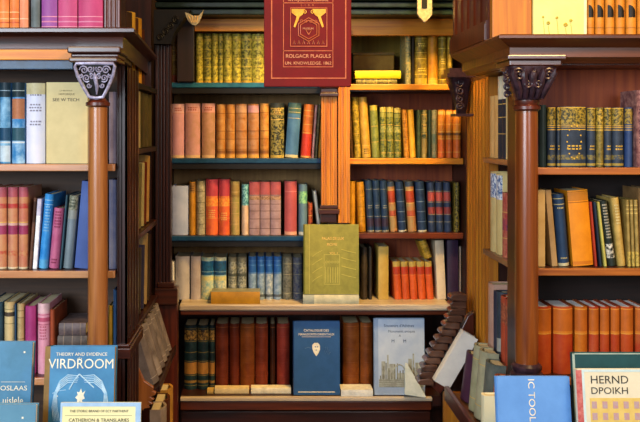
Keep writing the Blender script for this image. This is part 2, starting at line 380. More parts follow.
for z in (1.507, 1.206, .905, .55):
    s = part(MB().box(-1.74, -.414, 2.545, 2.798, z-.012, z), 'shelf', W_DARK, lc)
    part(MB().box(-1.74, -.414, 2.53, 2.544, z-.02, z), 'shelf_edge', W_EDGE, s, .002)
part(MB().box(-1.775, -1.752, 2.55, 2.84, 0, 1.884), 'side_panel', W_DARK, lc)
cx, cy, r = -.454, 2.49, .0275
col = part(MB().lathe([(r, .96), (r, 1.3), (r*.95, 1.665)], cx, cy), 'column', W_COL, lc, 0, True, label='honey coloured round column')
part(MB().lathe([(r*.95, 1.665), (r*1.22, 1.67), (r*1.22, 1.678), (r*.95, 1.683), (r*.8, 1.69)], cx, cy), 'neck_ring', W_RED, col, 0, True)
part(MB().lathe([(r*1.05, .93), (r*1.45, .935), (r*1.45, .945), (r*1.2, .952), (r*1.32, .96), (r*1.05, .97)], cx, cy), 'base_ring', W_DARK, col, 0, True)
part(MB().box(cx-.04, cx+.04, cy-.04, cy+.04, 0, .93), 'pedestal', W_RED, col, .004)
cap = part(MB().loft([(1.691, cx-.018, cx+.018, cy-.022, cy+.022), (1.71, cx-.026, cx+.026, cy-.028, cy+.026), (1.735, cx-.038, cx+.038, cy-.034, cy+.03), (1.765, cx-.048, cx+.048, cy-.04, cy+.034), (1.785, cx-.050, cx+.050, cy-.042, cy+.036)]), 'capital', W_BLACK, lc, 0, True)
m = MB(); fy = lambda z: cy-.024-.020*(z-1.69)/.095-.003
rim = [(-.019, 1.693), (-.034, 1.72), (-.048, 1.75), (-.054, 1.775), (-.050, 1.783), (0, 1.784), (.050, 1.783), (.054, 1.775), (.048, 1.75), (.034, 1.72), (.019, 1.693), (0, 1.690), (-.019, 1.693)]
m.tube([(cx+a, fy(z), z) for a, z in rim], .0048)
for sx in (-1, 1):
    for (a, z, q, tn, s0) in [(.030, 1.766, .012, 1.6, 0), (.012, 1.768, .010, 1.5, 2.5), (.024, 1.744, .011, 1.6, 4), (.010, 1.748, .008, 1.3, 1), (.018, 1.724, .007, 1.3, 3), (.040, 1.750, .006, 1.2, 2)]:
        m.tube([(x, fy(zz)-.001, zz) for x, _, zz in spiral(cx+sx*a, z, 0, q, tn, s0, sx)], .0019, 6)
m.tube([(cx+.002, fy(1.70), 1.70), (cx+.004, fy(1.72)-.002, 1.72), (cx, fy(1.74)-.003, 1.745), (cx-.002, fy(1.76), 1.76)], [.002, .005, .006, .001])
part(m, 'fretwork', PEWTER, cap, 0, True, label='silvery scrolling fretwork')
part(MB().box(-.527, -.383, 2.432, 2.575, 1.811, 1.829).box(-.520, -.390, 2.445, 2.575, 1.800, 1.811).box(-.525, -.392, 2.440, 2.575, 1.787, 1.800), 'abacus', W_DARKX, lc, .004)
# upper case
part(MB().fluted((-.459, 2.62), (-.415, 2.62), .03, 1.885, 2.45, 3, .005), 'upper_stile', W_RED, lc)
part(MB().box(-.46, -.43, 2.652, 2.84, 1.886, 2.45), 'upper_side_panel', W_DARK, lc)
part(MB().box(-1.75, -.465, 2.81, 2.825, 1.886, 2.45), 'upper_back_panel', W_DARK, lc)
# side bay
for z in (1.757, 1.543, 1.267, .98):
    s = part(MB().box(-.66, -.416, 2.842, 3.405, z-.014, z), 'side_shelf', W_DARK, lc)
    part(MB().box(-.415, -.396, 2.842, 3.405, z-.018, z-.0002), 'shelf_edge', W_BLACK if z > 1.3 else W_DARK, s, .002)
part(MB().box(-.675, -.661, 2.842, 3.42, 0, 2.45), 'side_back_panel', W_DARK, lc)
part(MB().box(-.66, -.42, 3.407, 3.42, 0, 2.45), 'side_partition', W_DARK, lc)
tr = part(MB().prism([(-.331, .784), (-.48, .738), (-.48, .725), (-.331, .771)], 2.86, 3.40, 'xz'), 'tray', W_DARK, lc)
part(MB().box(-.330, -.324, 2.86, 3.40, .768, .792), 'tray_lip', W_DARK, tr, .002)
pts = [(-.405, .86), (-.390, .85), (-.372, .81), (-.342, .79)]
sc_ = [(-.346, .77), (-.334, .76), (-.338, .745), (-.352, .735), (-.340, .720), (-.354, .710), (-.344, .695), (-.360, .687), (-.355, .672), (-.372, .668), (-.376, .655), (-.392, .70), (-.402, .76)]
sc_ = [(x, .79-(.79-z)*.55) for x, z in sc_]
part(MB().prism(pts+sc_, 2.842, 2.858, 'xz'), 'bracket', wood('orange_bracket_wood', '#8a4f22', '#b06c34', 'z'), lc, .002, label='orange scalloped bracket under the tray')
part(MB().box(-.62, -.31, 2.90, 3.40, .44, .46).box(-.48, -.46, 2.86, 3.44, 0, .73), 'lower_side_shelf', W_DARK, lc)
part(MB().box(-.45, -.33, 2.90, 3.42, 0, .10), 'plinth', W_DARK, lc)

# ------------------------------------------------------------------ book builder
def S(c, c2=None, ms=60, bands=(), cords=0, gilt=(), lab=(), txt=(), r=.42, rough=.5, pg='#d8c9a0', tc='#e2b95e', lo=.38, hi=.66, st=1.0, cgap=None):
    return dict(c=c, c2=c2, ms=ms, bands=bands, cords=cords, gilt=gilt, lab=lab, txt=txt, r=r, rough=rough, pg=pg, tc=tc, lo=lo, hi=hi, st=st)
def mkmat(x, st):
    if isinstance(x, str): return cloth(x, None, st['ms'], st['rough'])
    return cloth(x[0], x[1], x[2] if len(x) > 2 else 80, st['rough'], .42, .58)
def book(wd, h, d, st, label, group=None, name='book'):
    b = min(wd*st['r'], .014); t = min(.003, wd*.18)
    st = dict(st); st['bands'] = list(st['bands'])+[(q-.0011/h, q+.0011/h, st['tc']) for q in st['gilt'] if q < .995]
    zs = [0, h]; cuts = []
    for q in st['bands']: zs += [q[0]*h, q[1]*h]
    for k in range(st['cords']):
        z = h*(k+1)/(st['cords']+1); cuts.append(z); zs += [z-.0022, z+.0022]
    zs = sorted(set(round(z, 5) for z in zs))
    mats = [cloth(st['c'], st['c2'], st['ms'], st['rough'], st['lo'], st['hi'], st['st'])]
    for q in st['bands']: mats.append(mkmat(q[2], st))
    m = MB(); N = 9; rings = []
    def outline(ex):
        o = [(-wd/2, d), (-wd/2, b+.004)]
        o += [(wd/2*u, b*u*u-ex*(1-u*u)) for u in [-1+2*k/(N-1) for k in range(N)]]
        o += [(wd/2, b+.004), (wd/2, d)]
        i = [(wd/2-t, d), (wd/2-t, b+.006), (0, .006), (-wd/2+t, b+.006), (-wd/2+t, d)]
        return o, i
    for a, z in zip(zs[:-1], zs[1:]):
        if z-a < 1e-5: continue
        mid = (a+z)/2; mi = 0; ex = 0
        for k, q in enumerate(st['bands']):
            if q[0]*h <= mid <= q[1]*h: mi = k+1
        if any(abs(mid-c) < .0022 for c in cuts): ex = .0018
        o, i = outline(ex); pts = o+i; n = len(pts); no = len(o)
        v = [(x, y, a) for x, y in pts]+[(x, y, z) for x, y in pts]
        base = len(m.v); m.v += v
        for k in range(n):
            f = (k, (k+1) % n, n+(k+1) % n, n+k); m.f.append([q+base for q in f])
            m.m.append(mi if 1 <= k <= N+1 else 0)
        m.f.append([base+n-1-k for k in range(n)]); m.m.append(mi)
        m.f.append([base+n+k for k in range(n)]); m.m.append(mi)
    o = m.build(name, mats); tag(o, label, 'book', group)
    for p in o.data.polygons:
        if abs(p.normal.z) < .5: p.use_smooth = True
    o.data.set_sharp_from_angle(angle=math.radians(40))
    MB().box(-wd/2+t+.0003, wd/2-t-.0003, b+.0065, d-.003, .002, h-.003).build('pages', paper(st['pg']), o)
    def patch(mm, z0, z1, u0=-.97, u1=.97, e=.0006, mi=0):
        K = 6; us = [u0+(u1-u0)*k/K for k in range(K+1)]; v = []; f = []
        if any(abs((z0+z1)/2-c) < .003 for c in cuts): e = e+.0018
        for z in (z0, z1): v += [(wd/2*u, b*u*u-e-(.0018*(1-u*u) if e > .002 else 0), z) for u in us]
        for k in range(K): f.append((k, k+1, K+2+k, K+1+k))
        mm.add(v, f, mi)
    for q in st['lab']:
        mm = MB(); patch(mm, q[0]*h, q[1]*h, -.86, .86); mm.build('title_label', mkmat(q[2], st), o)
    if st['txt']:
        mm = MB(); rr = random.Random(int(wd*1e6))
        for q in st['txt']:
            z = q[1]*h
            while z > q[0]*h:
                u = -.62+rr.random()*.15
                while u < .55:
                    du = .14+.12*rr.random()
                    patch(mm, z-.0042, z, u, min(u+du, .66), .0009); u += du+.09
                z -= .0085
        mm.build('title_lettering', cloth(st['txt'][0][2] if len(st['txt'][0]) > 2 else st['tc'], None, 60, .4), o)
    return o

def row(Y, z, ybase, where, items, depth=.15, group=None):
    """spines facing the room; items (px0, px1, ytop, style, description, tilt)"""
    for it in items:
        px0, px1, yt, st, desc = it[:5]; kw = it[5] if len(it) > 5 else {}
        tl = math.radians(kw.get('t', 0)); Yb = Y-kw.get('out', 0)
        x0, x1 = PX(px0, Y), PX(px1, Y)
        wd = (x1-x0-.0015)*math.cos(tl)
        h = ((ybase-yt)*Y/F-wd*abs(math.sin(tl)))/math.cos(tl)
        o = book(wd, h, kw.get('d', depth), st, (desc+' '+where).strip(), kw.get('g', group))
        o.location = ((x0+x1)/2-h*0*math.sin(tl), Yb, z+wd/2*abs(math.sin(tl))+.0004)
        o.rotation_euler = (0, tl, 0)
def siderow(X, z, where, items, side, depth=.16, group=None, lean=0):
    """spines facing the aisle; items (px0, px1, height, style, description, kw) with px read along the shelf"""
    for it in items:
        px0, px1, h, st, desc = it[:5]; kw = it[5] if len(it) > 5 else {}
        Xs = kw.get('X', X); ys = sorted((Xs*F/(px0-VX), Xs*F/(px1-VX))); tl = math.radians(kw.get('t', 0))
        wd = (ys[1]-ys[0]-.0008)*math.cos(tl)
        o = book(wd, h, kw.get('d', depth), st, (desc+' '+where).strip(), kw.get('g', group))
        ln = math.radians(kw.get('lean', lean))
        o.location = (Xs, sum(ys)/2, kw.get('z', z)+wd/2*abs(math.sin(tl))+.0004)
        o.rotation_euler = (-ln, tl*(1 if side > 0 else -1)*-1, -side*PI/2)
ORD = ['first', 'second', 'third', 'fourth', 'fifth', 'sixth', 'seventh', 'eighth', 'ninth', 'tenth', 'eleventh', 'twelfth']

# --- rear left bay, top shelf: gilt olive set
og = lambda dk='#4b4a1c', lt='#b9a63c': S(lt, dk, 95, bands=((0, .05, '#c8a63a'), (.86, .90, '#a89a4a')), gilt=(.1, .33, .5, .68, .95), cords=4, tc='#d8c055', lo=.42, hi=.6)
its = []
bd = [(195, 203, 0), (203, 211.5, 1), (211.5, 218, 0), (218, 223, 1), (223, 232, 0), (232, 241, 0), (241, 252, 1), (252, 264.5, 0)]
for k, (a, b_, q) in enumerate(bd):
    st = og('#6c6828', '#ccc250') if q == 0 else og('#40462c', '#a8a448')
    its.append((a, b_, 33.5+.4*(k % 2), st, 'olive and gilt volume, %s from left' % ORD[k]))
row(YB, 1.792, 83, 'on the top left rear shelf', its, group='olive gilt volumes on the top left rear shelf')
row(YB, 1.792, 83, '', [(170.8, 176.6, 37, S('#a9883d', '#5a3c28', 90, bands=((0, .17, '#b8563a'),), gilt=(.3, .5, .7), txt=((.5, .6),)), 'thin mottled brown book squeezed left of the dark stile, top rear shelf')])

# --- rear left bay, second shelf
pk = lambda a, b_, hd: S(a, b_, 22, bands=((.83, 1, hd), (0, .05, '#d9b98e')), gilt=(.83,), txt=((.88, .93, '#a8483c'),), tc='#c98a72', r=.22)
tn = lambda a, hd=None: S(a, '#a5682a', 26, bands=(((.84, .97, hd),) if hd else ())+((0, .06, '#d6a552'), (.08, .14, '#8a5a34')), gilt=(.16, .35, .5, .83), cords=3, tc='#7c4b20')
row(YB, 1.492, 158, 'on the second left rear shelf', [
    (172, 184, 104, pk('#c894a4', '#b88890', '#dcb0b8'), 'dusty pink clothbound book, leftmost'),
    (185, 200, 103.5, pk('#c8949c', '#b48a7c', '#d8a4ac'), 'dusty pink book with brownish middle, second from left'),
    (201.5, 215, 103.5, pk('#bc9080', '#a07c58', '#d8a4a8'), 'tan book with a pink head, third from left'),
    (216, 225.4, 104.5, tn('#c0945c'), 'narrow tan banded book, fourth from left'),
    (225.6, 235, 104.5, tn('#c49860'), 'narrow tan banded book, fifth from left'),
    (235.5, 247, 104, tn('#b48c68', '#c0987a'), 'brownish tan banded book, sixth from left'),
    (247.6, 259, 104, tn('#b08868', '#d09ca8'), 'tan banded book with a pink label near its head'),
    (259.8, 269, 103.5, tn('#cc9850'), 'bright tan book just left of the speckled olive one'),
    (270.5, 284.3, 103, S('#8a8247', '#23281f', 120, bands=((0, .05, '#b09a4a'), (.92, 1, '#3b4038')), gilt=(.7, .8, .9), txt=((.82, .88),), lo=.45, hi=.56), 'speckled olive and black book'),
    (285, 298, 102.5, S('#4a78a4', '#3a6490', 14, bands=((0, .05, '#c9c096'), (.80, 1, '#4c6c66')), gilt=(.72, .83, .9), tc='#c0b07c'), 'slate blue book tilting right', {'t': 4}),
    (300.5, 311, 104, S('#c8402a', '#a82c22', 26, bands=((.45, 1, '#d8742c'), (0, .03, '#e0a55a')), gilt=(.46, .62, .78, .88), cords=3), 'orange and red book tilting right', {'t': 4}),
    (311.4, 314.2, 105, S('#cfa9a0', '#8f4a4a', 30), 'very thin pale pink booklet, tilting right', {'t': 4}),
    (314.6, 317.6, 104, S('#3b3a30', '#77683c', 80), 'very thin dark booklet, tilting right', {'t': 4}),
    (318, 321.6, 106, S('#b98226', '#8a5a18', 30), 'thin ochre booklet beside the middle pilaster, tilting right', {'t': 4}),
])
# --- rear left bay, third shelf
mv = lambda: S('#a08890', '#8a7078', 30, bands=((.76, 1, '#a8545c'), (.66, .73, ('#7a5c48', '#b09074', 160))), gilt=(.12, .3, .45, .58, .75), tc='#5e403e', r=.15)
row(YB, 1.184, 235, 'on the third left rear shelf', [
    (172, 188.2, 186, S('#b4c0e4', '#9cacd4', 16, r=.15, rough=.6), 'wide pale lavender grey book, leftmost'),
    (188.6, 195.4, 182, S('#c08a2e', '#a4701c', 26, bands=((.8, .98, '#9c7440'),), txt=((.84, .93, '#5a3c18'),)), 'narrow ochre book'),
    (195.8, 205, 181, S('#b4b09a', '#7d7c6c', 110, bands=((.93, 1, '#8f8b74'),), gilt=(.2, .4, .6, .8), tc='#6c6a5a', cords=4), 'speckled grey book'),
    (205.6, 217.8, 179.5, S('#e2733a', '#d0544a', 30, bands=((.70, 1, '#c24a5c'), (.52, .66, ('#f0a04a', '#e07a3a', 120))), gilt=(.3, .52, .68), txt=((.3, .45, '#f0c070'),), tc='#f0b060'), 'pink and orange volume, left one of the pair,'),
    (218.2, 229.6, 179.5, S('#e4743a', '#c9503c', 30, bands=((.70, 1, '#bf485a'), (.52, .66, ('#f2a44c', '#e07a3a', 120))), gilt=(.3, .52, .68), txt=((.28, .4, '#f0c070'),), tc='#f0b060'), 'pink and orange volume, right one of the pair,'),
    (230, 239.6, 181.5, S('#b79a66', '#8f8a4c', 26, bands=((.7, .93, '#a08850'),), gilt=(.2, .4, .6, .8), tc='#d2b680', cords=3), 'tan and khaki banded book'),
    (241.4, 248.6, 184.5, S('#d6c0b0', '#c4a894', 26, bands=((.58, 1, ('#8fd0dc', '#2c7088', 130)),)), 'narrow cream book with a speckled turquoise top'),
    (249.2, 259.8, 182, mv(), 'mauve volume with rosy head, left of three,'),
    (260.1, 270, 182, mv(), 'mauve volume with rosy head, middle of three,'),
    (270.3, 281, 182, mv(), 'mauve volume with rosy head, right of three,'),
    (284.5, 297, 181.5, S('#b25458', '#9c4a50', 18, bands=((0, .06, '#d6a088'), (.8, .82, '#c8787a'))), 'plain rose red book'),
    (298.6, 307.6, 184.5, S('#5f7f94', '#4a6a82', 18, bands=((.62, .86, ('#8fc890', '#4a8a7a', 90)), (0, .06, '#cdd6d0'))), 'steel blue book with a green label'),
    (308, 313, 203, S('#c25a2c', '#6a2a20', 60, gilt=(.3, .6), cords=2), 'short rusty red book'),
    (318.4, 322, 191, S('#d8d2c4', '#b9b4a6', 30), 'thin white booklet leaning left', {'t': -7}),
])
# --- rear left bay, ledge level
bw = lambda k: S(['#8ea8c4', '#9ab0c6', '#b3bfc4', '#8ba2bd'][k], '#5c7da0', 60, bands=((.60, 1, '#2a62b0'), (.06, .12, '#54606c')), gilt=(.62, .8, .9), tc='#6c9ad0')
gy = lambda: S('#a3a79c', '#5c625c', 130, bands=((.9, 1, '#7c7c6c'), (.55, .62, '#4c5450')), gilt=(.15, .35, .75), tc='#c8c4a8', lo=.42, hi=.58)
row(YB, .925, 300, 'on the rear ledge', [
    (171.5, 174.2, 262, S('#e3e2dc', '#c8c8c4', 30), 'thin white booklet at the far left'),
    (175, 189.5, 257, S('#b4b0b0', '#908c90', 12, r=.35), 'wide taupe book with no title, at the left'),
    (190.5, 200.6, 257, S('#b8b0b4', '#a09494', 12, r=.2), 'plain greyish pink book'),
    (201, 213.6, 258, S('#7fb0b8', '#e0dca8', 60, bands=((.58, .92, ('#1f5f92', '#174a76', 60)), (.45, .55, ('#dcd68c', '#c0c49a', 60))), gilt=(.57, .66, .92), tc='#9cc4d0'), 'blue and yellow banded volume, left of the pair,'),
    (214, 226.4, 258, S('#84a8aa', '#e6dfb4', 60, bands=((.58, .92, ('#1f5a8c', '#2b4f70', 90)), (.45, .55, ('#d8d088', '#b8bc90', 60))), gilt=(.57, .66, .92), tc='#9cc4d0'), 'blue and yellow banded volume, right of the pair,'),
    (228, 236.6, 258, gy(), 'mottled grey volume, left of the pair behind the lying yellow book,'),
    (237, 246.6, 258, gy(), 'mottled grey volume, right of the pair behind the lying yellow book,'),
    (248.2, 256.6, 257, bw(0), 'grey blue volume with bright blue head, first of four,'),
    (257, 264.8, 257, bw(1), 'grey blue volume with bright blue head, second of four,'),
    (265.2, 273, 257, bw(2), 'grey blue volume with bright blue head, third of four,'),
    (273.4, 281.8, 257, bw(3), 'grey blue volume with bright blue head, fourth of four,'),
    (282.4, 292.6, 258, S('#77786a', '#3c403c', 110, gilt=(.15, .6, .85), cords=3, tc='#b0a888'), 'mottled dark grey volume right of the blue four'),
    (293, 302.8, 258, S('#6c6f70', '#23305a', 110, gilt=(.15, .6, .85), cords=3, tc='#b0a888'), 'mottled grey and navy volume beside the green cover'),
])
# --- rear right bay, top shelf
row(YB, 1.786, 85, 'on the top right rear shelf', [
    (405.5, 411.4, 31.5, S('#c4b878', '#4f6a58', 110, gilt=(.2, .4, .6, .8), cords=3), 'narrow cream and green speckled book'),
    (411.8, 414.8, 33, S('#1d1a14', '#302818', 30), 'thin black booklet'),
    (415.2, 428, 33.5, S('#a08a2c', '#5c4c12', 60, bands=((0, .12, '#c6a83c'),), gilt=(.2, .5, .62, .9), txt=((.25, .32), (.72, .8)), tc='#f2d860'), 'wide olive book with bright gilt ornaments'),
    (428.4, 438.6, 33.5, S('#c98f24', '#a8701a', 20, bands=((0, .1, '#dcb84c'),), gilt=(.12,), tc='#e8c85a'), 'golden ochre book'),
    (439, 447.4, 33.5, S('#9a862c', '#5c4c12', 60, gilt=(.1, .3, .7, .9), txt=((.4, .5),), tc='#f2d860'), 'olive book with gilt lines, right of the ochre one,'),
    (447.8, 452.6, 33.5, S('#b89c38', '#7c661c', 60, gilt=(.1, .3, .7, .9), tc='#f2d860'), 'narrow olive gold book at the right end'),
])
# --- rear right bay, second shelf
gm = lambda: S('#8f8f3c', '#2c4630', 110, bands=((.5, .62, ('#b8b060', '#6a7a48', 100)), (.8, .88, '#a0a050'), (.9, 1, '#c8b860')), gilt=(.1, .35, .65), lo=.40, hi=.6)
oy = lambda: S('#d88a2a', '#c06a1c', 30, bands=((0, .38, '#dd6a26'), (.47, .52, '#7a4a28'), (.9, .97, '#e8c060')), gilt=(.12, .4, .55, .7), tc='#f0c058', cords=2)
row(YB, 1.492, 158, 'on the second right rear shelf', [
    (350.6, 353.8, 98, S('#5c4020', '#2c2010', 60), 'thin dark brown booklet at the left end', {'t': -3}),
    (354.6, 361.6, 97, S('#c0a83c', '#5c5420', 80, gilt=(.2, .4, .6, .8), cords=3), 'yellow green mottled book leaning left, first of two,', {'t': -3}),
    (362.6, 371.6, 97, S('#c9a042', '#a07a2c', 40, gilt=(.1, .2), txt=((.05, .15, '#5a4a1c'),)), 'tan yellow book leaning left, second of two,', {'t': -4}),
    (372.6, 380.4, 105, S('#8c9448', '#5c6a34', 60, bands=((.9, 1, '#c0b048'),), gilt=(.3, .6)), 'sage green book leaning slightly left', {'t': -3}),
    (380.8, 387.2, 107, gm(), 'mottled green and yellow volume, left of three,', {'t': -1}),
    (387.5, 394.6, 107, gm(), 'mottled green and yellow volume, middle of three,', {'t': -1}),
    (394.9, 402, 108, gm(), 'mottled green and yellow volume, right of three,', {'t': -1}),
    (404.4, 409.8, 109.5, S('#d08f30', '#8c5a1c', 70, gilt=(.2, .4, .6, .8), cords=3), 'orange tan mottled book leaning left', {'t': -3}),
    (410.2, 416.4, 109.5, S('#e0ae34', '#cc962a', 20), 'plain yellow book leaning left', {'t': -3}),
    (417.2, 421.4, 110, S('#26392a', '#4c5a34', 60), 'thin dark green book'),
    (421.8, 427.8, 110, S('#22342a', '#a08f50', 60, bands=((.1, .4, '#8c7c4a'),), gilt=(.5, .7, .9), txt=((.6, .68),)), 'dark green book with a tan foot'),
    (428.2, 431.6, 110, S('#1c2a24', '#2c3c30', 60), 'narrow blackish green book'),
    (432, 437.6, 110, S('#8c8464', '#54604c', 60, bands=((.3, .5, '#5c6c5c'),)), 'grey tan book'),
    (438.4, 446, 110, oy(), 'orange and yellow banded volume, left of three,'),
    (446.3, 453.4, 110, oy(), 'orange and yellow banded volume, middle of three,'),
    (453.7, 462, 110, oy(), 'orange and yellow banded volume, right of three,'),
])
# --- rear right bay, third shelf
nv = lambda: S('#27405f', '#1c2f4a', 30, bands=((0, .03, '#9a9684'), (.10, .26, '#3a2f44')), gilt=(.3, .83), txt=((.47, .52),), tc='#9a9684')
rt = lambda: S('#a08a58', '#b06a40', 30, bands=((.58, .82, '#b0472c'), (.9, 1, '#3c4a5c'), (.3, .42, '#b4563a')), gilt=(.3, .57, .83), cords=2)
nr = lambda: S('#2a3a5a', '#1f2c48', 40, bands=((.62, .80, '#a84a44'), (.36, .50, '#8c3c3c')), gilt=(.2, .35, .6, .82), tc='#a89c78')
nb = lambda: S('#223a5c', '#1a2c48', 30, bands=((0, .03, '#c8c4b0'),), gilt=(.2, .4, .6, .84), cords=3, tc='#7c90a8')
row(YB, 1.196, 232, 'on the third right rear shelf', [
    (349.6, 355.6, 181.5, S('#d39a2c', '#bf841f', 20), 'narrow yellow book at the left end'),
    (358.4, 366.4, 182, S('#c98f22', '#a06c14', 40, gilt=(.3, .5, .7), tc='#8a5c14'), 'ochre book leaning left', {'t': -2.5}),
    (367.8, 374.8, 180.5, nv(), 'plain navy volume leaning left, first of three,', {'t': -3}),
    (375.2, 382.2, 180.5, nv(), 'plain navy volume leaning left, second of three,', {'t': -3}),
    (382.6, 389.6, 180.5, nv(), 'plain navy volume leaning left, third of three,', {'t': -3}),
    (390.6, 398, 181.5, rt(), 'tan book with red panels, left of the two,', {'t': -4}),
    (399, 407.4, 181.5, nb(), 'navy gilt banded book between the two tan ones', {'t': -4}),
    (408.6, 417.4, 181.5, rt(), 'tan book with red panels, right of the two,', {'t': -4}),
    (418.6, 427.8, 181.5, nb(), 'navy gilt banded book right of both tan ones', {'t': -3.5}),
    (429, 436.4, 182.5, nr(), 'navy volume with red panels, left of three,', {'t': -1.5}),
    (437, 444.4, 182.5, nr(), 'navy volume with red panels, middle of three,', {'t': -1.5}),
    (445, 452.6, 182.5, nr(), 'navy volume with red panels, right of three,', {'t': -1.5}),
    (454.6, 460, 183, S('#8a7a30', '#1c1a14', 150, lo=.45, hi=.55), 'speckled olive and black book at the right end'),
])
# --- rear right bay, ledge level
rd = lambda: S('#cc5a24', '#b8481c', 26, bands=((.66, .86, '#b03a22'), (.87, 1, '#b8a050')), gilt=(.65,), tc='#d88a40', r=.3)
row(YB, .925, 300, 'at the right of the rear ledge', [
    (361, 368, 248, S('#4f4434', '#2c261e', 26), 'brownish grey book beside the green cover'),
    (368.8, 372.4, 248, S('#3a3228', '#241f1a', 26), 'thin dark grey booklet'),
    (378.4, 388.8, 247, S('#c2a24e', '#b08c3a', 12, r=.1), 'straw yellow book standing alone'),
    (395, 402.4, 262, rd(), 'orange red volume leaning left, first of five,', {'t': -3.5}),
    (403, 410.4, 262, rd(), 'orange red volume leaning left, second of five,', {'t': -3.5}),
    (411, 418.4, 262, rd(), 'orange red volume leaning left, third of five,', {'t': -3.5}),
    (419, 426.6, 262, rd(), 'orange red volume leaning left, fourth of five,', {'t': -3.5}),
    (427.2, 434.4, 262, rd(), 'orange red volume leaning left, fifth of five,', {'t': -3.5}),
    (437.4, 446.4, 240.5, S('#d0c0a4', '#b8a68a', 12, r=.1), 'tall cream book leaning left', {'t': -2.5}),
    (447.8, 459, 240.5, S('#33203a', '#28182e', 12, r=.1), 'tall dark purple book', {'t': -.5}),
    (459.4, 461.6, 247, S('#8a7c70', '#6c6058', 12), 'thin grey booklet at the right end'),
])
# --- rear lower shelf
bk = lambda: S('#15262c', '#1f3a3c', 40, bands=((.77, .93, ('#b08a44', '#3a2a1c', 110)), (.24, .42, '#b07c38'), (.10, .14, '#8a6a34')), gilt=(.06, .22, .44, .58, .75, .95), tc='#8f7c44', cords=0)
lb = lambda a='#74321c', b_='#58200f': S(a, b_, 18, cords=4, gilt=(.05, .95), tc='#b0622c', r=.35, rough=.4)
ln_ = [(215.4, 228.4, lb()), (229, 239.6, lb('#6a2a16')), (240.2, 254.6, lb('#8a4a1c', '#6c3010')), (255.2, 268, lb('#83361e', '#64240f')), (270, 275.4, lb('#46200f', '#2c140a')), (276.8, 289.6, lb('#96382a', '#74241a'))]
row(YB, .565, 391, 'on the lower rear shelf', [
    (184, 196.6, 327, bk(), 'black and gold banded volume, left of three,'),
    (197, 208.4, 327, bk(), 'black and gold banded volume, middle of three,'),
    (208.8, 214.8, 327, bk(), 'narrow black and gold banded volume, right of three,'),
]+[(a, b_, 325.5, s_, d_) for (a, b_, s_), d_ in zip(ln_, [
    'dark red leather volume, first right of the black set,', 'dark red leather volume, second right of the black set,', 'golden brown leather volume, third right of the black set,',
    'russet leather volume, fourth right of the black set,', 'narrow blackish brown leather volume,', 'crimson leather volume left of the blue cover,'])]+[
    (343, 359.8, 324.5, lb('#94501c', '#74340f'), 'wide golden brown leather volume right of the blue cover,'),
    (360.6, 373, 324.5, lb('#8c4a1c', '#6c300f'), 'golden brown leather volume left of the engraved cover,'),
])

# ------------------------------------------------------------------ front facing covers and lying books
def cover(px0, px1, yt, Y, z, thick, st, label, lean=0, h=None, pxtop=True):
    """book standing with its front board towards the room, spine at the left"""
    x0, x1 = PX(px0, Y), PX(px1, Y); W = x1-x0
    hh = h if h else (PZ(yt, Y)-z)
    o = book(thick, hh, W, st, label)
    o.matrix_world = Matrix.Translation((x0, Y+thick/2, z+.0006)) @ Matrix.Rotation(-lean, 4, 'X') @ Matrix.Rotation(-PI/2, 4, 'Z')
    # lowest corner stays on the shelf
    return o, thick/2, W, hh
def text_mesh(cu, name):
    t = D.objects.new(name, cu); C.objects.link(t); bpy.context.view_layer.update()
    me = D.meshes.new_from_object(t.evaluated_get(bpy.context.evaluated_depsgraph_get()))
    D.objects.remove(t); D.curves.remove(cu); o = D.objects.new(name, me); C.objects.link(o); return o
TR = Matrix(((0, 0, 1, 0), (1, 0, 0, 0), (0, 1, 0, 0), (0, 0, 0, 1)))
def text(o, s, u, v, size, off, m, align='CENTER', name='title_text', rot=0, squash=1.0):
    cu = D.curves.new(name, 'FONT'); cu.body = s; cu.size = size; cu.align_x = align; cu.align_y = 'CENTER'; cu.extrude = .0002
    cu.resolution_u = 3
    cu.materials.append(m); t = text_mesh(cu, name); t.parent = o
    t.matrix_local = Matrix.Translation((off+.0006, u, v)) @ TR @ Matrix.Rotation(rot, 4, 'Z') @ Matrix.Diagonal((squash, 1, 1, 1))
    return t
def rect(mb, off, u0, u1, v0, v1, e=.0006, mi=0): mb.box(off, off+e, u0, u1, v0, v1, mi)
def frame(mb, off, u0, u1, v0, v1, t, e=.0006, mi=0):
    rect(mb, off, u0, u1, v0, v0+t, e, mi); rect(mb, off, u0, u1, v1-t, v1, e, mi)
    rect(mb, off, u0, u0+t, v0+t, v1-t, e, mi); rect(mb, off, u1-t, u1, v0+t, v1-t, e, mi)
def strokes(mb, off, pts, r=.0008, n=6):
    mb.tube([(off, u, v) for u, v in pts], r, n)
def lying(px0, px1, yt, Y, z, thick, depth, st, label, rz=0, group=None):
    """lying flat, spine towards the room"""
    x0, x1 = PX(px0, Y), PX(px1, Y); L = x1-x0
    o = book(thick, L, depth, st, label, group)
    o.matrix_world = Matrix.Translation(((x0+x1)/2, Y, z+thick/2+.0006)) @ Matrix.Rotation(rz, 4, 'Z') @ Matrix.Translation((L/2, 0, 0)) @ Matrix.Rotation(-PI/2, 4, 'Y')
    return o
CREAMM = cloth('#f2ead0', None, 40, .6); WHITEM = cloth('#eef2f6', '#dfe6ee', 40, .6); DKTXT = cloth('#39342c', None, 40, .6)

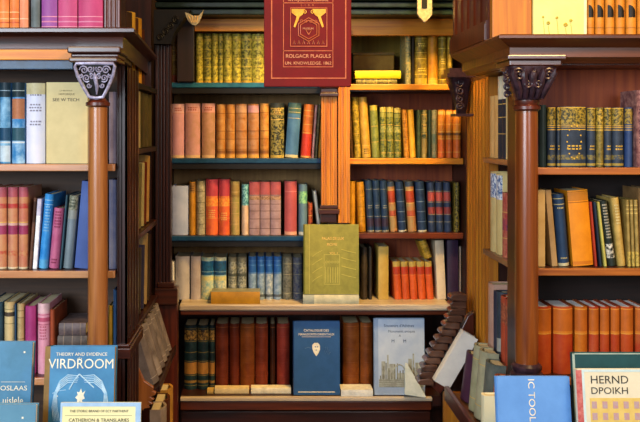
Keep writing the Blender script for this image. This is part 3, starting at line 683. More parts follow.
# green cover on the ledge, on its lying paperback
lying(303, 359, 0, 3.505, .925, .036, .05, S('#8f9486', '#a3a797', 30, bands=((0, .80, '#cbc4a0'),), r=.1), 'thick lying paperback with pale spine under the green cover on the rear ledge')
o, off, W, H = cover(303.5, 359, 225, 3.508, .9625, .022, S('#8f8a3a', '#7c7830', 26, r=.3, pg='#e8e0b8'), 'olive green book with embossed palace front, standing face out on the rear ledge', lean=.04)
EMB = cloth('#a8a04a', '#b8ac50', 60, .45)
m = MB()
rect(m, off, .022, .024, .0, H)
for k in range(6): rect(m, off, .085+k*.0095, .0875+k*.0095, .045, .105)
frame(m, off, .080, .142, .038, .155, .0018)
for k in range(4):
    strokes(m, off, [(.035, .05+.032*k), (.050, .062+.032*k), (.074, .075+.032*k)], .0012)
    strokes(m, off, [(.148, .078+.032*k), (.175, .070+.032*k), (.205, .064+.032*k)], .0012)
for k in range(5): m.tube([(off, .09+.011*k+.004*math.cos(a*PI/6), .125+.004*math.sin(a*PI/6)) for a in range(13)], .0009, 5)
m.build('embossed_front', EMB, o)
text(o, 'PALAIS DE LUX', .115, H-.055, .016, off, GOLDL, squash=.8); text(o, 'ROME', .112, H-.078, .015, off, GOLDL); text(o, 'VOL. I', .118, H-.112, .012, off, GOLDL)
# lying yellow book
lying(211, 260, 0, 3.51, .925, .046, .085, S('#8c8c78', '#7c7c68', 20, bands=((0, 1, '#b8841a'),), r=.05, pg='#c9b27c'), 'thick ochre book lying on the rear ledge below the blue volumes')
# rear top right lying books
lying(356, 397, 0, 3.60, 1.786, .022, .14, S('#4a4430', '#a39a48', 110, r=.2, gilt=(.2, .5, .8)), 'mottled dark book lying lowest on the top right rear shelf')
lying(355, 401, 0, 3.595, 1.8095, .031, .14, S('#dccb1e', '#cabb20', 20, r=.1, pg='#e8e0a0'), 'bright yellow book lying on top of a mottled one, top right rear shelf')
t = tag(MB().box(PX(352, 3.8), PX(393, 3.8), 3.765, 3.86, 1.787, PZ(56, 3.8)).build('storage_box', cloth('#8a6420', '#a07a2c', 20, .6), bevel=.003), 'plain brown box behind the lying yellow book, top right rear shelf', 'box')
t2 = MB().box(PX(351.5, 3.8), PX(393.5, 3.8), 3.762, 3.863, PZ(56, 3.8), PZ(53, 3.8)).build('box_lid', cloth('#6c5426', '#7c6430', 20, .6), t, bevel=.002)
# leaning books over the five reds
o = book(.030, .150, .12, S('#c9a234', '#8a6a1c', 60, gilt=(.15, .3, .7, .85), txt=((.4, .6, '#4a3410'),)), 'yellow book lying crookedly on the five orange red volumes')
o.matrix_world = Matrix.Translation((PX(424, 3.6), 3.60, PZ(261, 3.6)+.004)) @ Matrix.Rotation(math.radians(-20), 4, 'Y') @ Matrix.Translation((.022, 0, 0))
o.scale = (1, 1, .5)

# blue cover on the lower shelf
o, off, W, H = cover(293, 340, 322.5, 3.52, .5665, .022, S('#2c5688', '#27507e', 20, r=.2), 'royal blue book with a small ivory emblem, standing face out on the lower rear shelf', lean=.05)
text(o, 'CATALOGUE DES', W/2, H-.035, .0125, off, CREAMM); text(o, 'MANUSCRITS ORIENTAUX', W/2, H-.050, .0118, off, CREAMM)
m = MB(); rect(m, off, .035, W-.035, H-.060, H-.059); rect(m, off, .02, W-.02, .010, .013)
pts = [(0, -.03), (-.010, -.016), (-.016, 0), (-.016, .014), (-.008, .022), (.006, .022), (.014, .012), (.014, -.004), (.008, -.018)]
m.prism([(W/2+a, H-.105+b_) for a, b_ in pts], off, off+.001, 'yz')
m.build('cover_emblem', CREAMM, o)
m = MB()
for k in range(5): strokes(m, off+.001, spiral2 if False else [(W/2+.03+.006*k, H-.11+.014*math.sin(k)), (W/2+.033+.006*k, H-.12), (W/2+.036+.005*k, H-.125+.008*math.sin(k*2))], .0006)
rect(m, off+.001, W/2-.006, W/2-.001, H-.10, H-.096); rect(m, off+.001, W/2+.003, W/2+.007, H-.10, H-.096); rect(m, off+.001, W/2-.003, W/2+.002, H-.112, H-.109)
strokes(m, off, [(W/2-.045, H-.105), (W/2-.03, H-.10), (W/2-.02, H-.105)], .0007)
m.build('emblem_marking', cloth('#5d7c9c', '#4c6c90', 30, .5), o)
# engraved map-like cover
o, off, W, H = cover(374, 425, 319.5, 3.52, .5665, .018, S('#9fb2cc', '#8fa4c2', 20, r=.2), 'pale blue book with a faded ruin engraving, standing face out on the lower rear shelf', lean=.05)
FAD = cloth('#8f9086', '#b8bcae', 40, .6); FAD2 = cloth('#6d6c5a', '#9a9a86', 60, .6); SKY = cloth('#aebfd6', '#c4d0de', 12, .6)
m = MB(); rect(m, off, .018, W-.002, .03, H-.003, .0003); m.build('engraving_sky', SKY, o)
m = MB(); rect(m, off, .02, W-.004, .03, .062, .0008)
for (a, b_, c_, e_) in [(.03, .045, .06, .13), (.052, .058, .06, .155), (.060, .085, .06, .12), (.135, .150, .06, .14), (.152, .158, .06, .16), (.162, .182, .06, .125), (.09, .13, .06, .085)]: rect(m, off, a, b_, c_, e_, .0008)
m.tube([(off+.0004, W/2+.024*math.cos(k*PI/12), .085+.032*math.sin(k*PI/12)) for k in range(13)], .003, 5)
m.build('engraving_walls', FAD, o)
m = MB()
for k in range(14): rect(m, off+.0008, .024+.011*k, .028+.011*k, .06, .075+.05*abs(math.sin(k*2.3)), .0004)
for k in range(4): rect(m, off+.0008, .02, W-.006, .034+.007*k, .0355+.007*k, .0004)
m.build('engraving_shading', FAD2, o)
NV = cloth('#3a4a6c', None, 30, .5)
text(o, 'Souvenirs d\'Athènes', W/2, H-.028, .016, off, NV, squash=.9); text(o, 'Monuments antiques', W/2+.01, H-.050, .014, off, NV, squash=.9)
text(o, 'A', W/2+.003, H-.067, .013, off, NV); text(o, 'M', W/2-.024, H-.088, .017, off, NV); text(o, 'M', W/2+.022, H-.088, .017, off, NV)
# lying strips below the leather books
PS = lambda a: S(a, None, 30, r=.05)
lying(214.6, 249, 0, 3.545, .565, .020, .045, PS('#e0cc9c'), 'thin cream pamphlet lying before the dark red leather volumes')
lying(251, 291, 0, 3.545, .565, .022, .045, PS('#f0e8cc'), 'thin off-white pamphlet lying left of the blue cover')
lying(341, 373, 0, 3.505, .565, .026, .08, PS('#f0eee2'), 'white pamphlet lying between the blue and the engraved covers')
lying(207, 213.4, 0, 3.545, .565, .012, .045, PS('#c8a860'), 'tiny straw coloured booklet lying before the black set')
# tilted white card book before the engraved cover
t = tag(MB().prism([(0, 0), (.078, -.012), (.083, -.008), (.012, .118), (.004, .120)], 0, .012, 'xz').build('price_card', cloth('#e2e6da', '#ccd4c6', 30, .5), bevel=.001), 'white folded card leaning against the engraved cover', 'card')
t.location = (PX(407, 3.43), 3.485, .579); t.rotation_euler = (-.08, 0, 0)
o = book(.012, .11, .09, S('#b9ab84', '#8a7c5c', 30), 'worn cream booklet leaning behind the right scroll bracket, lower rear shelf')
o.location = (PX(440, 3.6), 3.62, .567+.004); o.rotation_euler = (0, math.radians(-24), 0); o.scale = (1, 1, 2.2)

# ------------------------------------------------------------------ left corner bookcase: books
YN = 2.57
row(YN, 1.507, 163.5, 'on the upper left shelf', [
    (-14, -2, 82, S('#24506e', '#1c3c54', 30), 'deep blue book cut by the picture edge'),
    (-1, 9.6, 82.5, S('#2f77a8', '#8fc0e0', 24, bands=((.82, 1, '#1c3440'), (.28, .44, '#1c4a6c'), (.25, .27, '#cfe0ea'), (.02, .22, '#c0d6e4')), gilt=(.9,), tc='#9fb8c8', r=.3), 'blue banded volume with dark head, leftmost'),
    (11, 23.8, 82.5, S('#2c79b4', '#9fc8e4', 20, bands=((.82, 1, '#1c3038'), (.55, .80, '#b0704c'), (.28, .44, '#2c5464'), (.25, .27, '#cfe0ea')), gilt=(.9,), tc='#b8c4c0', r=.3), 'blue volume with a brown panel and dark head'),
    (25, 44.4, 83, S('#dcdcea', '#cfd4ec', 14, bands=((.86, 1, '#d9cca0'),), txt=((.66, .74, '#8a8698'), (.46, .53, '#4c4c58'), (.84, .86, '#8c8470')), tc='#8a8698', r=.3), 'wide white book with grey lettering'),
], depth=.17)
o, off, W, H = cover(45, 87.6, 82.5, 2.565, 1.507, .03, S('#d6c48c', '#c8b680', 10, r=.2), 'cream yellow book standing face out beside the wide white one, upper left shelf')
text(o, 'SEE W TECH', .06, H-.050, .0125, off, DKTXT, squash=1.1); text(o, 'HISTORIQUE', .062, H-.034, .008, off, cloth('#7c6c44', None, 30)); text(o, 'LA BELGIQUE', .06, H-.024, .006, off, cloth('#9c8c5c', None, 30))
row(YN, 1.507, 163.5, '', [(108.6, 117.6, 92, S('#b6aeca', '#8c86a4', 10, r=.1), 'pale lilac grey book half hidden behind the honey column, upper left shelf')], depth=.17)
rtan = lambda a='#bf8a62': S(a, '#b46a58', 16, bands=((.88, 1, '#b05a68'), (.74, .80, ('#b03a3c', '#a8604c', 60)), (.42, .54, '#963a60'), (.53, .56, '#d0a8a0'), (.16, .22, ('#b0503c', '#bf8a62', 60)), (0, .02, '#dccaa8')), gilt=(.57,), r=.4, cords=0)
row(YN, 1.206, 269, 'on the middle left shelf', [
    (-16, -5, 187.5, rtan(), 'tan and crimson volume cut by the picture edge'),
    (-4.5, 6, 187.5, rtan(), 'tan and crimson ornamented volume, leftmost in full'),
    (6.6, 17, 187.5, rtan('#c08e68'), 'tan and crimson ornamented volume, second'),
    (17.5, 27.4, 187.5, rtan(), 'tan and crimson ornamented volume, rightmost'),
    (28.4, 31.8, 198, S('#6c4a3a', '#4c3428', 40, bands=((.66, .95, '#3c2418'),)), 'thin dark brown book tilting right', {'t': 4}),
    (32.4, 36.8, 199, S('#c8c4d8', '#b0acc4', 40, bands=((0, .76, '#f0f0f4'),), r=.1), 'narrow white book tilting right', {'t': 4}),
    (37.6, 47, 194, S('#1f7cc8', '#3f9ade', 26, bands=((0, .12, '#5cb0e4'),), gilt=(.86, .92), txt=((.5, .84, '#8fcaf0'),), tc='#9cd0f0'), 'bright blue book tilting right', {'t': 5}),
    (47.8, 58.4, 208, S('#b4567c', '#c06a8c', 26, txt=((.7, .95, '#8a3050'), (.1, .16, '#e8b0c4')), tc='#8a3050'), 'rose pink shorter book tilting right', {'t': 5}),
    (59.2, 61.4, 195, S('#2c4a5c', '#3a5a68', 26), 'very thin dark teal book tilting right', {'t': 5}),
    (62.2, 72, 195.5, S('#7c8a94', '#6c7c84', 14, bands=((.80, 1, ('#a0a08c', '#5c6454', 90)), (.68, .8, '#9aa09c')), txt=((.84, .95, '#4c5448'),)), 'grey green book with a mottled head, tilting right', {'t': 5}),
    (74, 88, 181, S('#4560a4', '#3c5596', 12, r=.08, rough=.6), 'tall plain royal blue book tilting behind the honey column', {'t': 5}),
], depth=.17)
row(YN, 1.206, 269, '', [(108.8, 117.2, 180, S('#6f80bc', '#93a0cc', 12, r=.1), 'lavender blue book showing right of the honey column, middle left shelf')], depth=.17)
yb3 = VY+(CZ-.905)*F/YN
row(YN, .905, yb3, 'on the low left shelf', [
    (-12, 2, 303, S('#2c4a60', '#203848', 26), 'dark blue book cut by the picture edge'),
    (3, 14, 302.5, S('#cdb885', '#b8a070', 26, bands=((.80, .86, '#4c4034'),), gilt=(.7, .9), tc='#8c7c54'), 'buff book with a dark label'),
    (14.4, 16, 304, S('#244a74', None, 26), 'very thin navy booklet between the two buff ones'),
    (16.4, 23.4, 304, S('#b8a074', '#a08c60', 26, gilt=(.5, .8, .9), tc='#7c6444'), 'narrow darker buff book'),
    (24.4, 35, 306.5, S('#a03a78', '#8f2f6a', 20, r=.3), 'plain magenta book'),
    (36.4, 49, 304, S('#e0a0b4', '#d4889c', 26, bands=((.86, 1, '#e4bcc0'), (.74, .80, '#c05474')), gilt=(.7, .84), txt=((.5, .68, '#c05c74'),), tc='#c05474'), 'pale pink book with darker bands'),
    (49.6, 54.6, 310, S('#a44c2c', '#8a3c20', 26), 'short rust brown book beside the pale pink one'),
    (108, 112.6, 306, S('#b08c2c', '#94741c', 26), 'narrow mustard book seen right of the honey column'),
    (113, 117.2, 290, S('#3f74b8', '#5484c4', 20, r=.15), 'bright blue book seen right of the honey column'),
], depth=.17)
zl = .905
for k, (h_, c_, c2_, ds) in enumerate([(.05, '#4c4034', '#33302c', 'dark brown'), (.036, '#5a4c44', '#3c342e', 'brownish grey'), (.028, '#6c5c5c', '#4c4244', 'dusky mauve')]):
    x0_, x1_ = PX(56, YN)+.004*k, PX(92, YN)
    lying(56+1.4*k, 88-1.2*k, 0, YN, zl, h_*1.25, .15, S(c_, c2_, 40, gilt=(.2, .5, .8), r=.12, tc='#8a7460'), '%s book, %s of the lying stack left of the honey column' % (ds, ['lowest', 'middle', 'topmost'][k]), group='stack of lying books on the low left shelf')
    zl += h_*1.25+.0012
# books standing on the left cornice
os_ = lambda: S('#e08a4a', '#c46a34', 24, bands=((.2, .23, '#c05a34'),), gilt=(.1, .3, .45), tc='#f0c088', r=.2, st=.3)
ms_ = lambda a='#b04a86', b_='#9c3c74': S(a, b_, 20, bands=((.22, .25, '#c87aa0'), (.06, .09, '#8a2c58')), gilt=(.12, .35), tc='#d890a8', r=.12, st=.3)
row(2.60, 1.886, VY-(1.886-CZ)*F/2.6, 'on the left cornice', [
    (-12, -2, -12, os_(), 'orange volume cut by the picture edge'),
    (-1.6, 8.6, -12, os_(), 'orange gilt volume, leftmost in full'),
    (9, 18.6, -12, os_(), 'orange gilt volume, second'),
    (19, 28, -12, S('#dc9470', '#c87858', 24, gilt=(.1, .3), tc='#f0c8a8', r=.2, st=.3), 'salmon orange volume, third'),
    (30.4, 39.6, -14, S('#66727a', '#4c585c', 16, r=.2), 'slate grey book between orange and magenta sets'),
    (41, 57, -12, ms_('#8c4c96', '#7c3c86'), 'purple volume, left of the magenta set,'),
    (57.6, 77, -12, ms_('#b8487c', '#a43c6c'), 'magenta pink wide volume, middle,'),
    (77.6, 102.3, -12, ms_('#b03c70', '#9c3060'), 'deep magenta widest volume, right end,'),
], depth=.17)

# ------------------------------------------------------------------ right corner bookcase: books
ng = lambda: S('#2c3a4e', '#1f2a3a', 30, bands=((.70, .98, ('#a08a34', '#2a3020', 150)), (.02, .06, '#a08c3c'), (.12, .2, ('#7c7034', '#2c3a4e', 120))), gilt=(.62, .66, .69, .985), txt=((.30, .36),), tc='#d0aa3c', r=.35)
row(YN, 1.497, 166.5, 'on the upper right shelf', [
    (539.5, 547.4, 104.5, S('#16262e', '#1f343c', 20), 'plain blackish teal book beside the chestnut column'),
    (548, 556.8, 106.5, ng(), 'navy and gilt volume, first of the set,'),
    (557.2, 560.6, 106.5, ng(), 'very narrow navy and gilt volume, second of the set,'),
    (561, 587.6, 106, ng(), 'widest navy and gilt volume, with a medallion,'),
    (588, 596.8, 107, ng(), 'navy and gilt volume just right of the medallion one'),
    (597.2, 604.8, 107, S('#8a7a34', '#3c3c24', 90, bands=((.70, .98, ('#c0a23c', '#4a4420', 150)),), gilt=(.05, .62, .66, .69), tc='#d8b648'), 'olive and gilt volume inside the navy set'),
    (605.2, 612.8, 107, ng(), 'navy and gilt volume right of the olive one'),
    (613.2, 625.4, 107, ng(), 'broad navy and gilt volume, second from the right end,'),
    (626, 634, 107, S('#2a4478', '#203660', 30, bands=((.72, .98, ('#a08a34', '#2a3040', 150)),), gilt=(.62, .66, .69), tc='#b89a3c'), 'royal blue and gilt volume near the picture edge'),
    (634.8, 644, 90, S('#a87c74', '#5c3038', 70, txt=((.3, .8, '#4c2c38'),)), 'mottled pinkish brown taller book at the picture edge', {'out': .02}),
    (645, 656, 107, ng(), 'navy and gilt volume beyond the pinkish tall book'),
], depth=.125)
me = [o for o in D.objects if o.get('label', '').startswith('widest navy')][0]
m = MB()
for a in range(16):
    g = 2*PI*a/16; cx_, cz_ = .020*math.cos(g), .072+.048*math.sin(g)
    m.add([(cx_-.002, -.0012+.007*(cx_/.038)**2, cz_-.002), (cx_+.002, -.0012+.007*(cx_/.038)**2, cz_-.002), (cx_+.002, -.0012+.007*(cx_/.038)**2, cz_+.002), (cx_-.002, -.0012+.007*(cx_/.038)**2, cz_+.002)], [(0, 1, 2, 3)])
m.build('gilt_medallion', cloth('#d0aa3c', None, 60, .4), me)
ys = lambda: S('#a08a4c', '#7c6a34', 40, bands=((0, .22, ('#8c7c3c', '#c0a850', 120)),), gilt=(.8, .86, .92), tc='#d8c070', r=.4)
row(YN, 1.213, 266.5, 'on the middle right shelf', [
    (537.2, 545.6, 190, S('#c8ab74', '#b8985c', 14, r=.1), 'plain beige book beside the chestnut column'),
    (552, 558, 190, S('#a98a5c', '#927448', 14, r=.1), 'tan book leaning left', {'t': -5}),
    (559.4, 571, 194, S('#1f3a5c', '#1a304c', 16, bands=((0, .04, '#c0b890'),), gilt=(.86, .94), txt=((.78, .82), (.08, .12, '#e0d8b0')), tc='#b0a878'), 'navy book with small emblem at its foot, leaning left', {'t': -4.5}),
    (573.6, 594.4, 189.5, S('#dc8a14', '#c8780c', 12, bands=((.86, .97, '#b8741c'), (.015, .06, '#c87414')), gilt=(.84, .98), tc='#8a5410', r=.12), 'wide bright orange book leaning left', {'t': -4.5}),
    (595.2, 598, 202, S('#8c2a18', '#a8381c', 12), 'thin dark red booklet leaning left', {'t': -5}),
    (599.6, 602.8, 202, S('#1c2c40', '#14202c', 12), 'thin navy booklet leaning left', {'t': -5.5}),
    (604.4, 607.6, 202, S('#c0b85c', '#a8a04c', 20), 'thin yellow green booklet leaning left', {'t': -6.5}),
    (609, 617.4, 200.5, S('#16201c', '#26302a', 20, bands=((.12, .34, ('#d0d0c4', '#16201c', 120)),), txt=((.45, .95, '#b8b4a0'),), tc='#b8b4a0'), 'black book with white patches, leaning left', {'t': -8}),
    (619, 627, 197.5, S('#c2a458', '#a08440', 30, txt=((.6, .9, '#e4d090'),)), 'cream gold book leaning left', {'t': -6}),
    (628.4, 631.8, 200, ys(), 'narrow gold striped volume, left of three at the edge,', {'t': -2}),
    (632.4, 635.8, 200, ys(), 'narrow gold striped volume, middle of three at the edge,', {'t': -2}),
    (636.4, 640.6, 200, ys(), 'narrow gold striped volume, right of three at the edge,', {'t': -2}),
    (641.2, 652, 188, S('#8c6c44', '#6c5030', 20), 'taller brown book past the gold striped volumes', {'t': -1}),
], depth=.125)
ol = lambda k: S(['#b4501c', '#ae4a1a', '#b86a16', '#a84a26', '#a8481c', '#a44418', '#ae4c1a', '#a06028'][k], '#9c2c14' if k != 2 else '#9c4a14', 14, bands=((.60, .64, '#cc7a24'), (.64, .96, '#b4601c')), gilt=(.6, .97), tc='#d89a3c', r=.3, rough=.4, pg='#ffffff')
yb = VY+(CZ-.905)*F/YN
row(YN, .905, yb, 'on the low right shelf', [(a, b_, 307.5, ol(k), '%s leather volume, %s right of the chestnut column' % ('golden orange' if k == 2 else 'orange red', ORD[k])) for k, (a, b_) in enumerate([(535.4, 553), (554.6, 574.4), (576, 588.8), (590, 600), (601, 610.6), (611.6, 620.8), (622, 635), (636.4, 647)])], depth=.125)
# on the right cornice
o, off, W, H = cover(532.6, 586.6, -16, 2.60, 1.8665, .024, S('#dcd690', '#d2cc80', 8, r=.1), 'pale yellow book with faint flowers, face out on the right cornice')
m = MB()
for (u, v, q) in [(.045, .045, .008), (.070, .060, .006), (.095, .04, .009), (.11, .052, .007), (.03, .062, .005)]:
    for k in range(5): m.lathe([(q*.45, 0), (q*.45, .0006)], 0, 0, 8) if False else m.tube([(off+.0004, u+q*.6*math.cos(k*1.257), v+q*.6*math.sin(k*1.257)), (off+.0008, u+q*.2*math.cos(k*1.257), v+q*.2*math.sin(k*1.257))], q*.3, 6)
    strokes(m, off, [(u, v-q), (u+.002, v-q-.016), (u+.004, .012)], .0008)
m.build('flower_print', cloth('#c09a2c', '#a8b048', 60, .6), o)
m = MB(); rect(m, off, W-.008, W, 0, H, .0008); m.build('pale_border', cloth('#efe9c0', None, 20), o)
arch = lambda: S('#c2832a', '#a86c1e', 20, gilt=(.2,), tc='#8a5c20', r=.35)
its = [(587.4, 595.4), (596, 605.6), (606.2, 616), (616.6, 626.4), (627, 638), (638.6, 650)]
for k, (a, b_) in enumerate(its):
    row(2.60, 1.8665, VY-(1.8665-CZ)*F/2.6, 'on the right cornice', [(a, b_, -16, arch(), 'golden brown volume with black arch, %s from its left end,' % ORD[k])], depth=.125, group='arched golden volumes on the right cornice')
    o = [q for q in D.objects if q.get('group') == 'arched golden volumes on the right cornice'][-1]
    wd = PX(b_, 2.6)-PX(a, 2.6)
    m = MB(); z0 = .062; z1 = .098
    v = []
    for j in range(9):
        u = -.62+1.24*j/8; yy = wd*.35*u*u-.0012
        v += [(wd/2*u, min(yy, .012), z0), (wd/2*u, min(yy, .012), z1 - .018*(j/8)**2)]
    m.add(v, [(2*j, 2*j+2, 2*j+3, 2*j+1) for j in range(8)]); m.build('black_arch', W_BLACK, o)

# side bay, right
siderow(.765, 1.511, 'in the upper right aisle bay', [
    (488.6, 492.4, .205, S('#e0b070', '#d09c58', 14, r=.1), 'tan orange book, farther of two,'),
    (492.8, 496.4, .205, S('#e0b070', '#d09c58', 14, r=.1), 'tan orange book, nearer of two,'),
    (496.8, 500.2, .265, S('#e6dcc0', '#d8ccaa', 14, bands=((0, .72, '#24303e'),), gilt=(.3, .5, .66), r=.1), 'tall cream topped black book, farther,'),
    (500.6, 504.2, .265, S('#e9e0c8', '#d8ccaa', 14, bands=((0, .72, '#1f2c3c'),), gilt=(.3, .5, .66), r=.1), 'tall cream topped black book, nearer,'),
    (504.6, 508.6, .205, S('#dcc890', '#cdb878', 14, r=.1), 'cream yellow book'),
    (509, 511, .2, S('#a8c0c4', '#94b0b8', 14), 'narrow pale blue book'),
], 1)
siderow(.765, 1.199, 'in the middle right aisle bay', [
    (488.6, 494, .265, S('#dcc68c', '#ccb478', 14, bands=((.68, .98, ('#e8f0f8', '#2c5c9c', 90)),), r=.1), 'cream book with blue and white head, farther,'),
    (494.4, 499.4, .262, S('#d8c488', '#ccb478', 14, bands=((.68, .98, ('#e8f0f8', '#2c5c9c', 90)),), r=.1), 'cream book with blue and white head, nearer,'),
    (500, 505.6, .205, S('#a03c3c', '#c07a5c', 50, bands=((.42, .6, ('#4c2c5c', '#a0444c', 60)),), gilt=(.3, .7)), 'crimson patterned volume, farther of two,'),
    (506, 511, .205, S('#a84444', '#c07a5c', 50, bands=((.42, .6, ('#4c2c5c', '#a0444c', 60)),), gilt=(.3, .7)), 'crimson patterned volume, nearer of two,'),
], 1)
siderow(.765, .862, 'in the low right aisle bay', [
    (486.5, 491.6, .225, S('#c8a08c', '#b88c7c', 14, r=.1), 'dusty pink book'),
    (492.2, 495, .21, S('#2c2c3c', '#3c3c4c', 14), 'narrow blackish book, farther,'),
    (495.4, 498.4, .215, S('#3a4450', '#2c343c', 14, bands=((.1, .3, '#a8a8a0'),)), 'narrow slate book'),
    (499, 503, .21, S('#b04c30', '#98402c', 20, bands=((.6, .9, ('#7c3c2c', '#b06444', 90)),)), 'brick red book, farther of two,'),
    (503.4, 507.4, .21, S('#a8452c', '#98402c', 20, bands=((.6, .9, ('#7c3c2c', '#b06444', 90)),)), 'brick red book, nearer of two,'),
    (507.8, 510.4, .215, S('#d8d8a0', '#c8c88c', 14), 'narrow pale yellow book'),
], 1)
# tray books, right (leaning back to the wall)
o = book(.045, .205, .062, S('#e2e0da', '#d2d0cc', 12, r=.05, pg='#f4f2ec'), 'white book lying back against the scroll bracket in the right tray')
o.location = (.612, 3.222, .712); o.rotation_euler = (math.radians(-30), 0, -PI/2)
siderow(.682, .682, 'in the sloping right tray', [
    (457.6, 464, .160, S('#4c2c44', '#3c2038', 14), 'dark plum book', {'lean': 8}),
    (466.4, 471, .215, S('#a3a184', '#8c8c6c', 20, gilt=(.2, .8), r=.2), 'sage cream book, farther of two,', {'lean': 5}),
    (471.4, 477, .215, S('#b0ac8c', '#94927a', 20, gilt=(.2, .8), r=.2), 'sage cream book, nearer of two,', {'lean': 5}),
    (477.6, 484, .20, S('#6c7068', '#545a54', 20, r=.2), 'dark grey green book', {'lean': 5}),
    (487, 492.4, .185, S('#b8582c', '#a04820', 20, gilt=(.2, .8)), 'rust orange book', {'lean': 5, 'd': .04}),
], 1, depth=.052)
siderow(.70, .47, 'below the sloping right tray', [
    (457, 463, .17, S('#d8d4c4', '#c4c0b0', 60), 'off-white book'),
    (463.6, 471, .16, S('#c8d4e4', '#2c4c7c', 90, lo=.44, hi=.56), 'blue and white patterned volume, farther,'),
    (471.6, 480, .16, S('#c8d4e4', '#2c4c7c', 90, lo=.44, hi=.56), 'blue and white patterned volume, nearer,'),
], 1, depth=.07)

# side bay, left
siderow(-.437, 1.757, 'in the top left aisle bay', [
    (130.6, 133.4, .24, S('#2c1c14', '#3c281c', 14), 'blackish brown book, nearest,'),
    (133.8, 136.8, .25, S('#d8a83c', '#c4942c', 20, txt=((.3, .7, '#7c5414'),)), 'golden yellow book'),
    (137.2, 139.6, .24, S('#5c3018', '#44240f', 14), 'dark russet book'),
    (140, 143.2, .25, S('#d0982c', '#b8841f', 20, gilt=(.3, .7)), 'amber yellow book'),
    (143.6, 145.8, .22, S('#4c2414', '#3c1c10', 14), 'dark brown book, farthest,'),
], -1)
siderow(-.41, 1.543, 'in the upper left aisle bay', [
    (136.4, 138, .19, S('#2c2c1c', '#1f1f14', 14), 'narrow blackish green book, nearest,'),
    (138.4, 142, .19, S('#c8bc7c', '#b0a468', 14), 'pale straw book'),
    (142.4, 146, .19, S('#4f4a24', '#3c3a1c', 20, r=.3), 'moss green volume, left of three,'),
    (146.4, 149.6, .19, S('#57502a', '#3c3a1c', 20, r=.3), 'moss green volume, middle of three,'),
    (150, 153, .19, S('#4a4422', '#3c3a1c', 20, r=.3), 'moss green volume, right of three,'),
], -1)
siderow(-.41, 1.267, 'in the middle left aisle bay', [
    (137, 139.4, .20, S('#23281c', '#6c6c3c', 90, lo=.5, hi=.6), 'dark speckled green book', {'t': 4}),
    (140, 142.4, .22, S('#7c7040', '#5c5430', 20), 'olive drab book', {'t': 5}),
    (143, 144.8, .22, S('#c8b878', '#b0a468', 20), 'narrow cream yellow book', {'t': 6}),
    (145.4, 147.2, .22, S('#6c1f10', '#581a0e', 20), 'narrow deep red book', {'t': 7}),
    (147.8, 150, .24, S('#c49a50', '#a88040', 20), 'light tan book', {'t': 7}),
], -1)
siderow(-.41, .98, 'in the low left aisle bay', [
    (136.4, 138.6, .19, S('#b8842c', '#94681c', 20), 'mustard yellow book'),
    (139.4, 142, .22, S('#2c2418', '#3c3220', 14), 'blackish brown book, nearer,', {'t': 6}),
    (142.6, 145, .22, S('#2c2c4c', '#20203c', 14), 'dark indigo book', {'t': 7}),
    (145.6, 148, .25, S('#a48c60', '#8c7448', 14), 'light beige book', {'t': 8}),
    (148.4, 150.2, .24, S('#3c2c1c', '#2c2014', 14), 'blackish brown book, farther,', {'t': 8}),
], -1)
gl = lambda k: S(['#7f7676', '#968c8a', '#756c6c', '#8a807e', '#6c6464', '#847a78'][k], '#5c5454', 18, gilt=(.12, .88), tc='#b0a8a4', r=.25)
its = []
for k, (a, b_) in enumerate([(157.6, 160.6), (160.9, 163.6), (163.9, 166.2), (166.5, 168.5), (168.8, 170.6), (170.9, 172.6)]):
    its.append((a, b_, .178, gl(k), 'grey cloth volume, %s from the near end,' % ORD[k], {'lean': 17}))
siderow(-.336, .787, 'in the sloping left tray', its, -1, depth=.05, group='grey volumes in the sloping left tray')
siderow(-.318, .46, 'below the sloping left tray', [
    (165, 168, .225, S('#a8988c', '#8c7c70', 14), 'greyish pink book'),
    (168.4, 171.4, .22, S('#5c2c14', '#44200f', 14), 'dark russet book'),
    (171.8, 174.2, .225, S('#c08c3c', '#a0742c', 20), 'ochre gilt book'),
], -1, depth=.05)

# ------------------------------------------------------------------ hanging red sign
YS = 2.6
sg = empty('hanging_sign', (PX(307.5, YS), YS, PZ(87, YS)), 'deep red hanging signboard with gilt borders and crest above the aisle', 'sign')
RED = cloth('#6e0203', '#620202', 12, .7); RED2 = cloth('#7c1010', '#680c0c', 12, .35)
hw = (PX(351, YS)-PX(264, YS))/2; q = YS/F
def sx(px): return (px-307.5)*q
def sz(py): return (87-py)*q
MB().box(-hw, hw, -.009, .009, 0, sz(-42)).build('board', RED, sg, bevel=.003)
m = MB()
def fr(mb, x0, x1, z0, z1, t, y0=-.0105, y1=-.009):
    mb.box(x0, x1, y0, y1, z0, z0+t); mb.box(x0, x1, y0, y1, z1-t, z1); mb.box(x0, x0+t, y0, y1, z0+t, z1-t); mb.box(x1-t, x1, y0, y1, z0+t, z1-t)
CO = cloth('#c46a3c', '#b0502c', 40, .35)
fr(m, sx(271), sx(346), sz(79), sz(-36), .0035); fr(m, sx(283), sx(333), sz(67.5), sz(-26), .0022)
m.box(sx(283), sx(333), -.0105, -.009, sz(51.5), sz(50.7)); m.box(sx(283), sx(333), -.0105, -.009, sz(3.8), sz(3))
m.build('gilt_border', CO, sg)
m = MB(); fr(m, sx(290), sx(327), sz(47), sz(8), .0022, -.0115)
m.build('crest_frame', CO, sg)
m = MB()
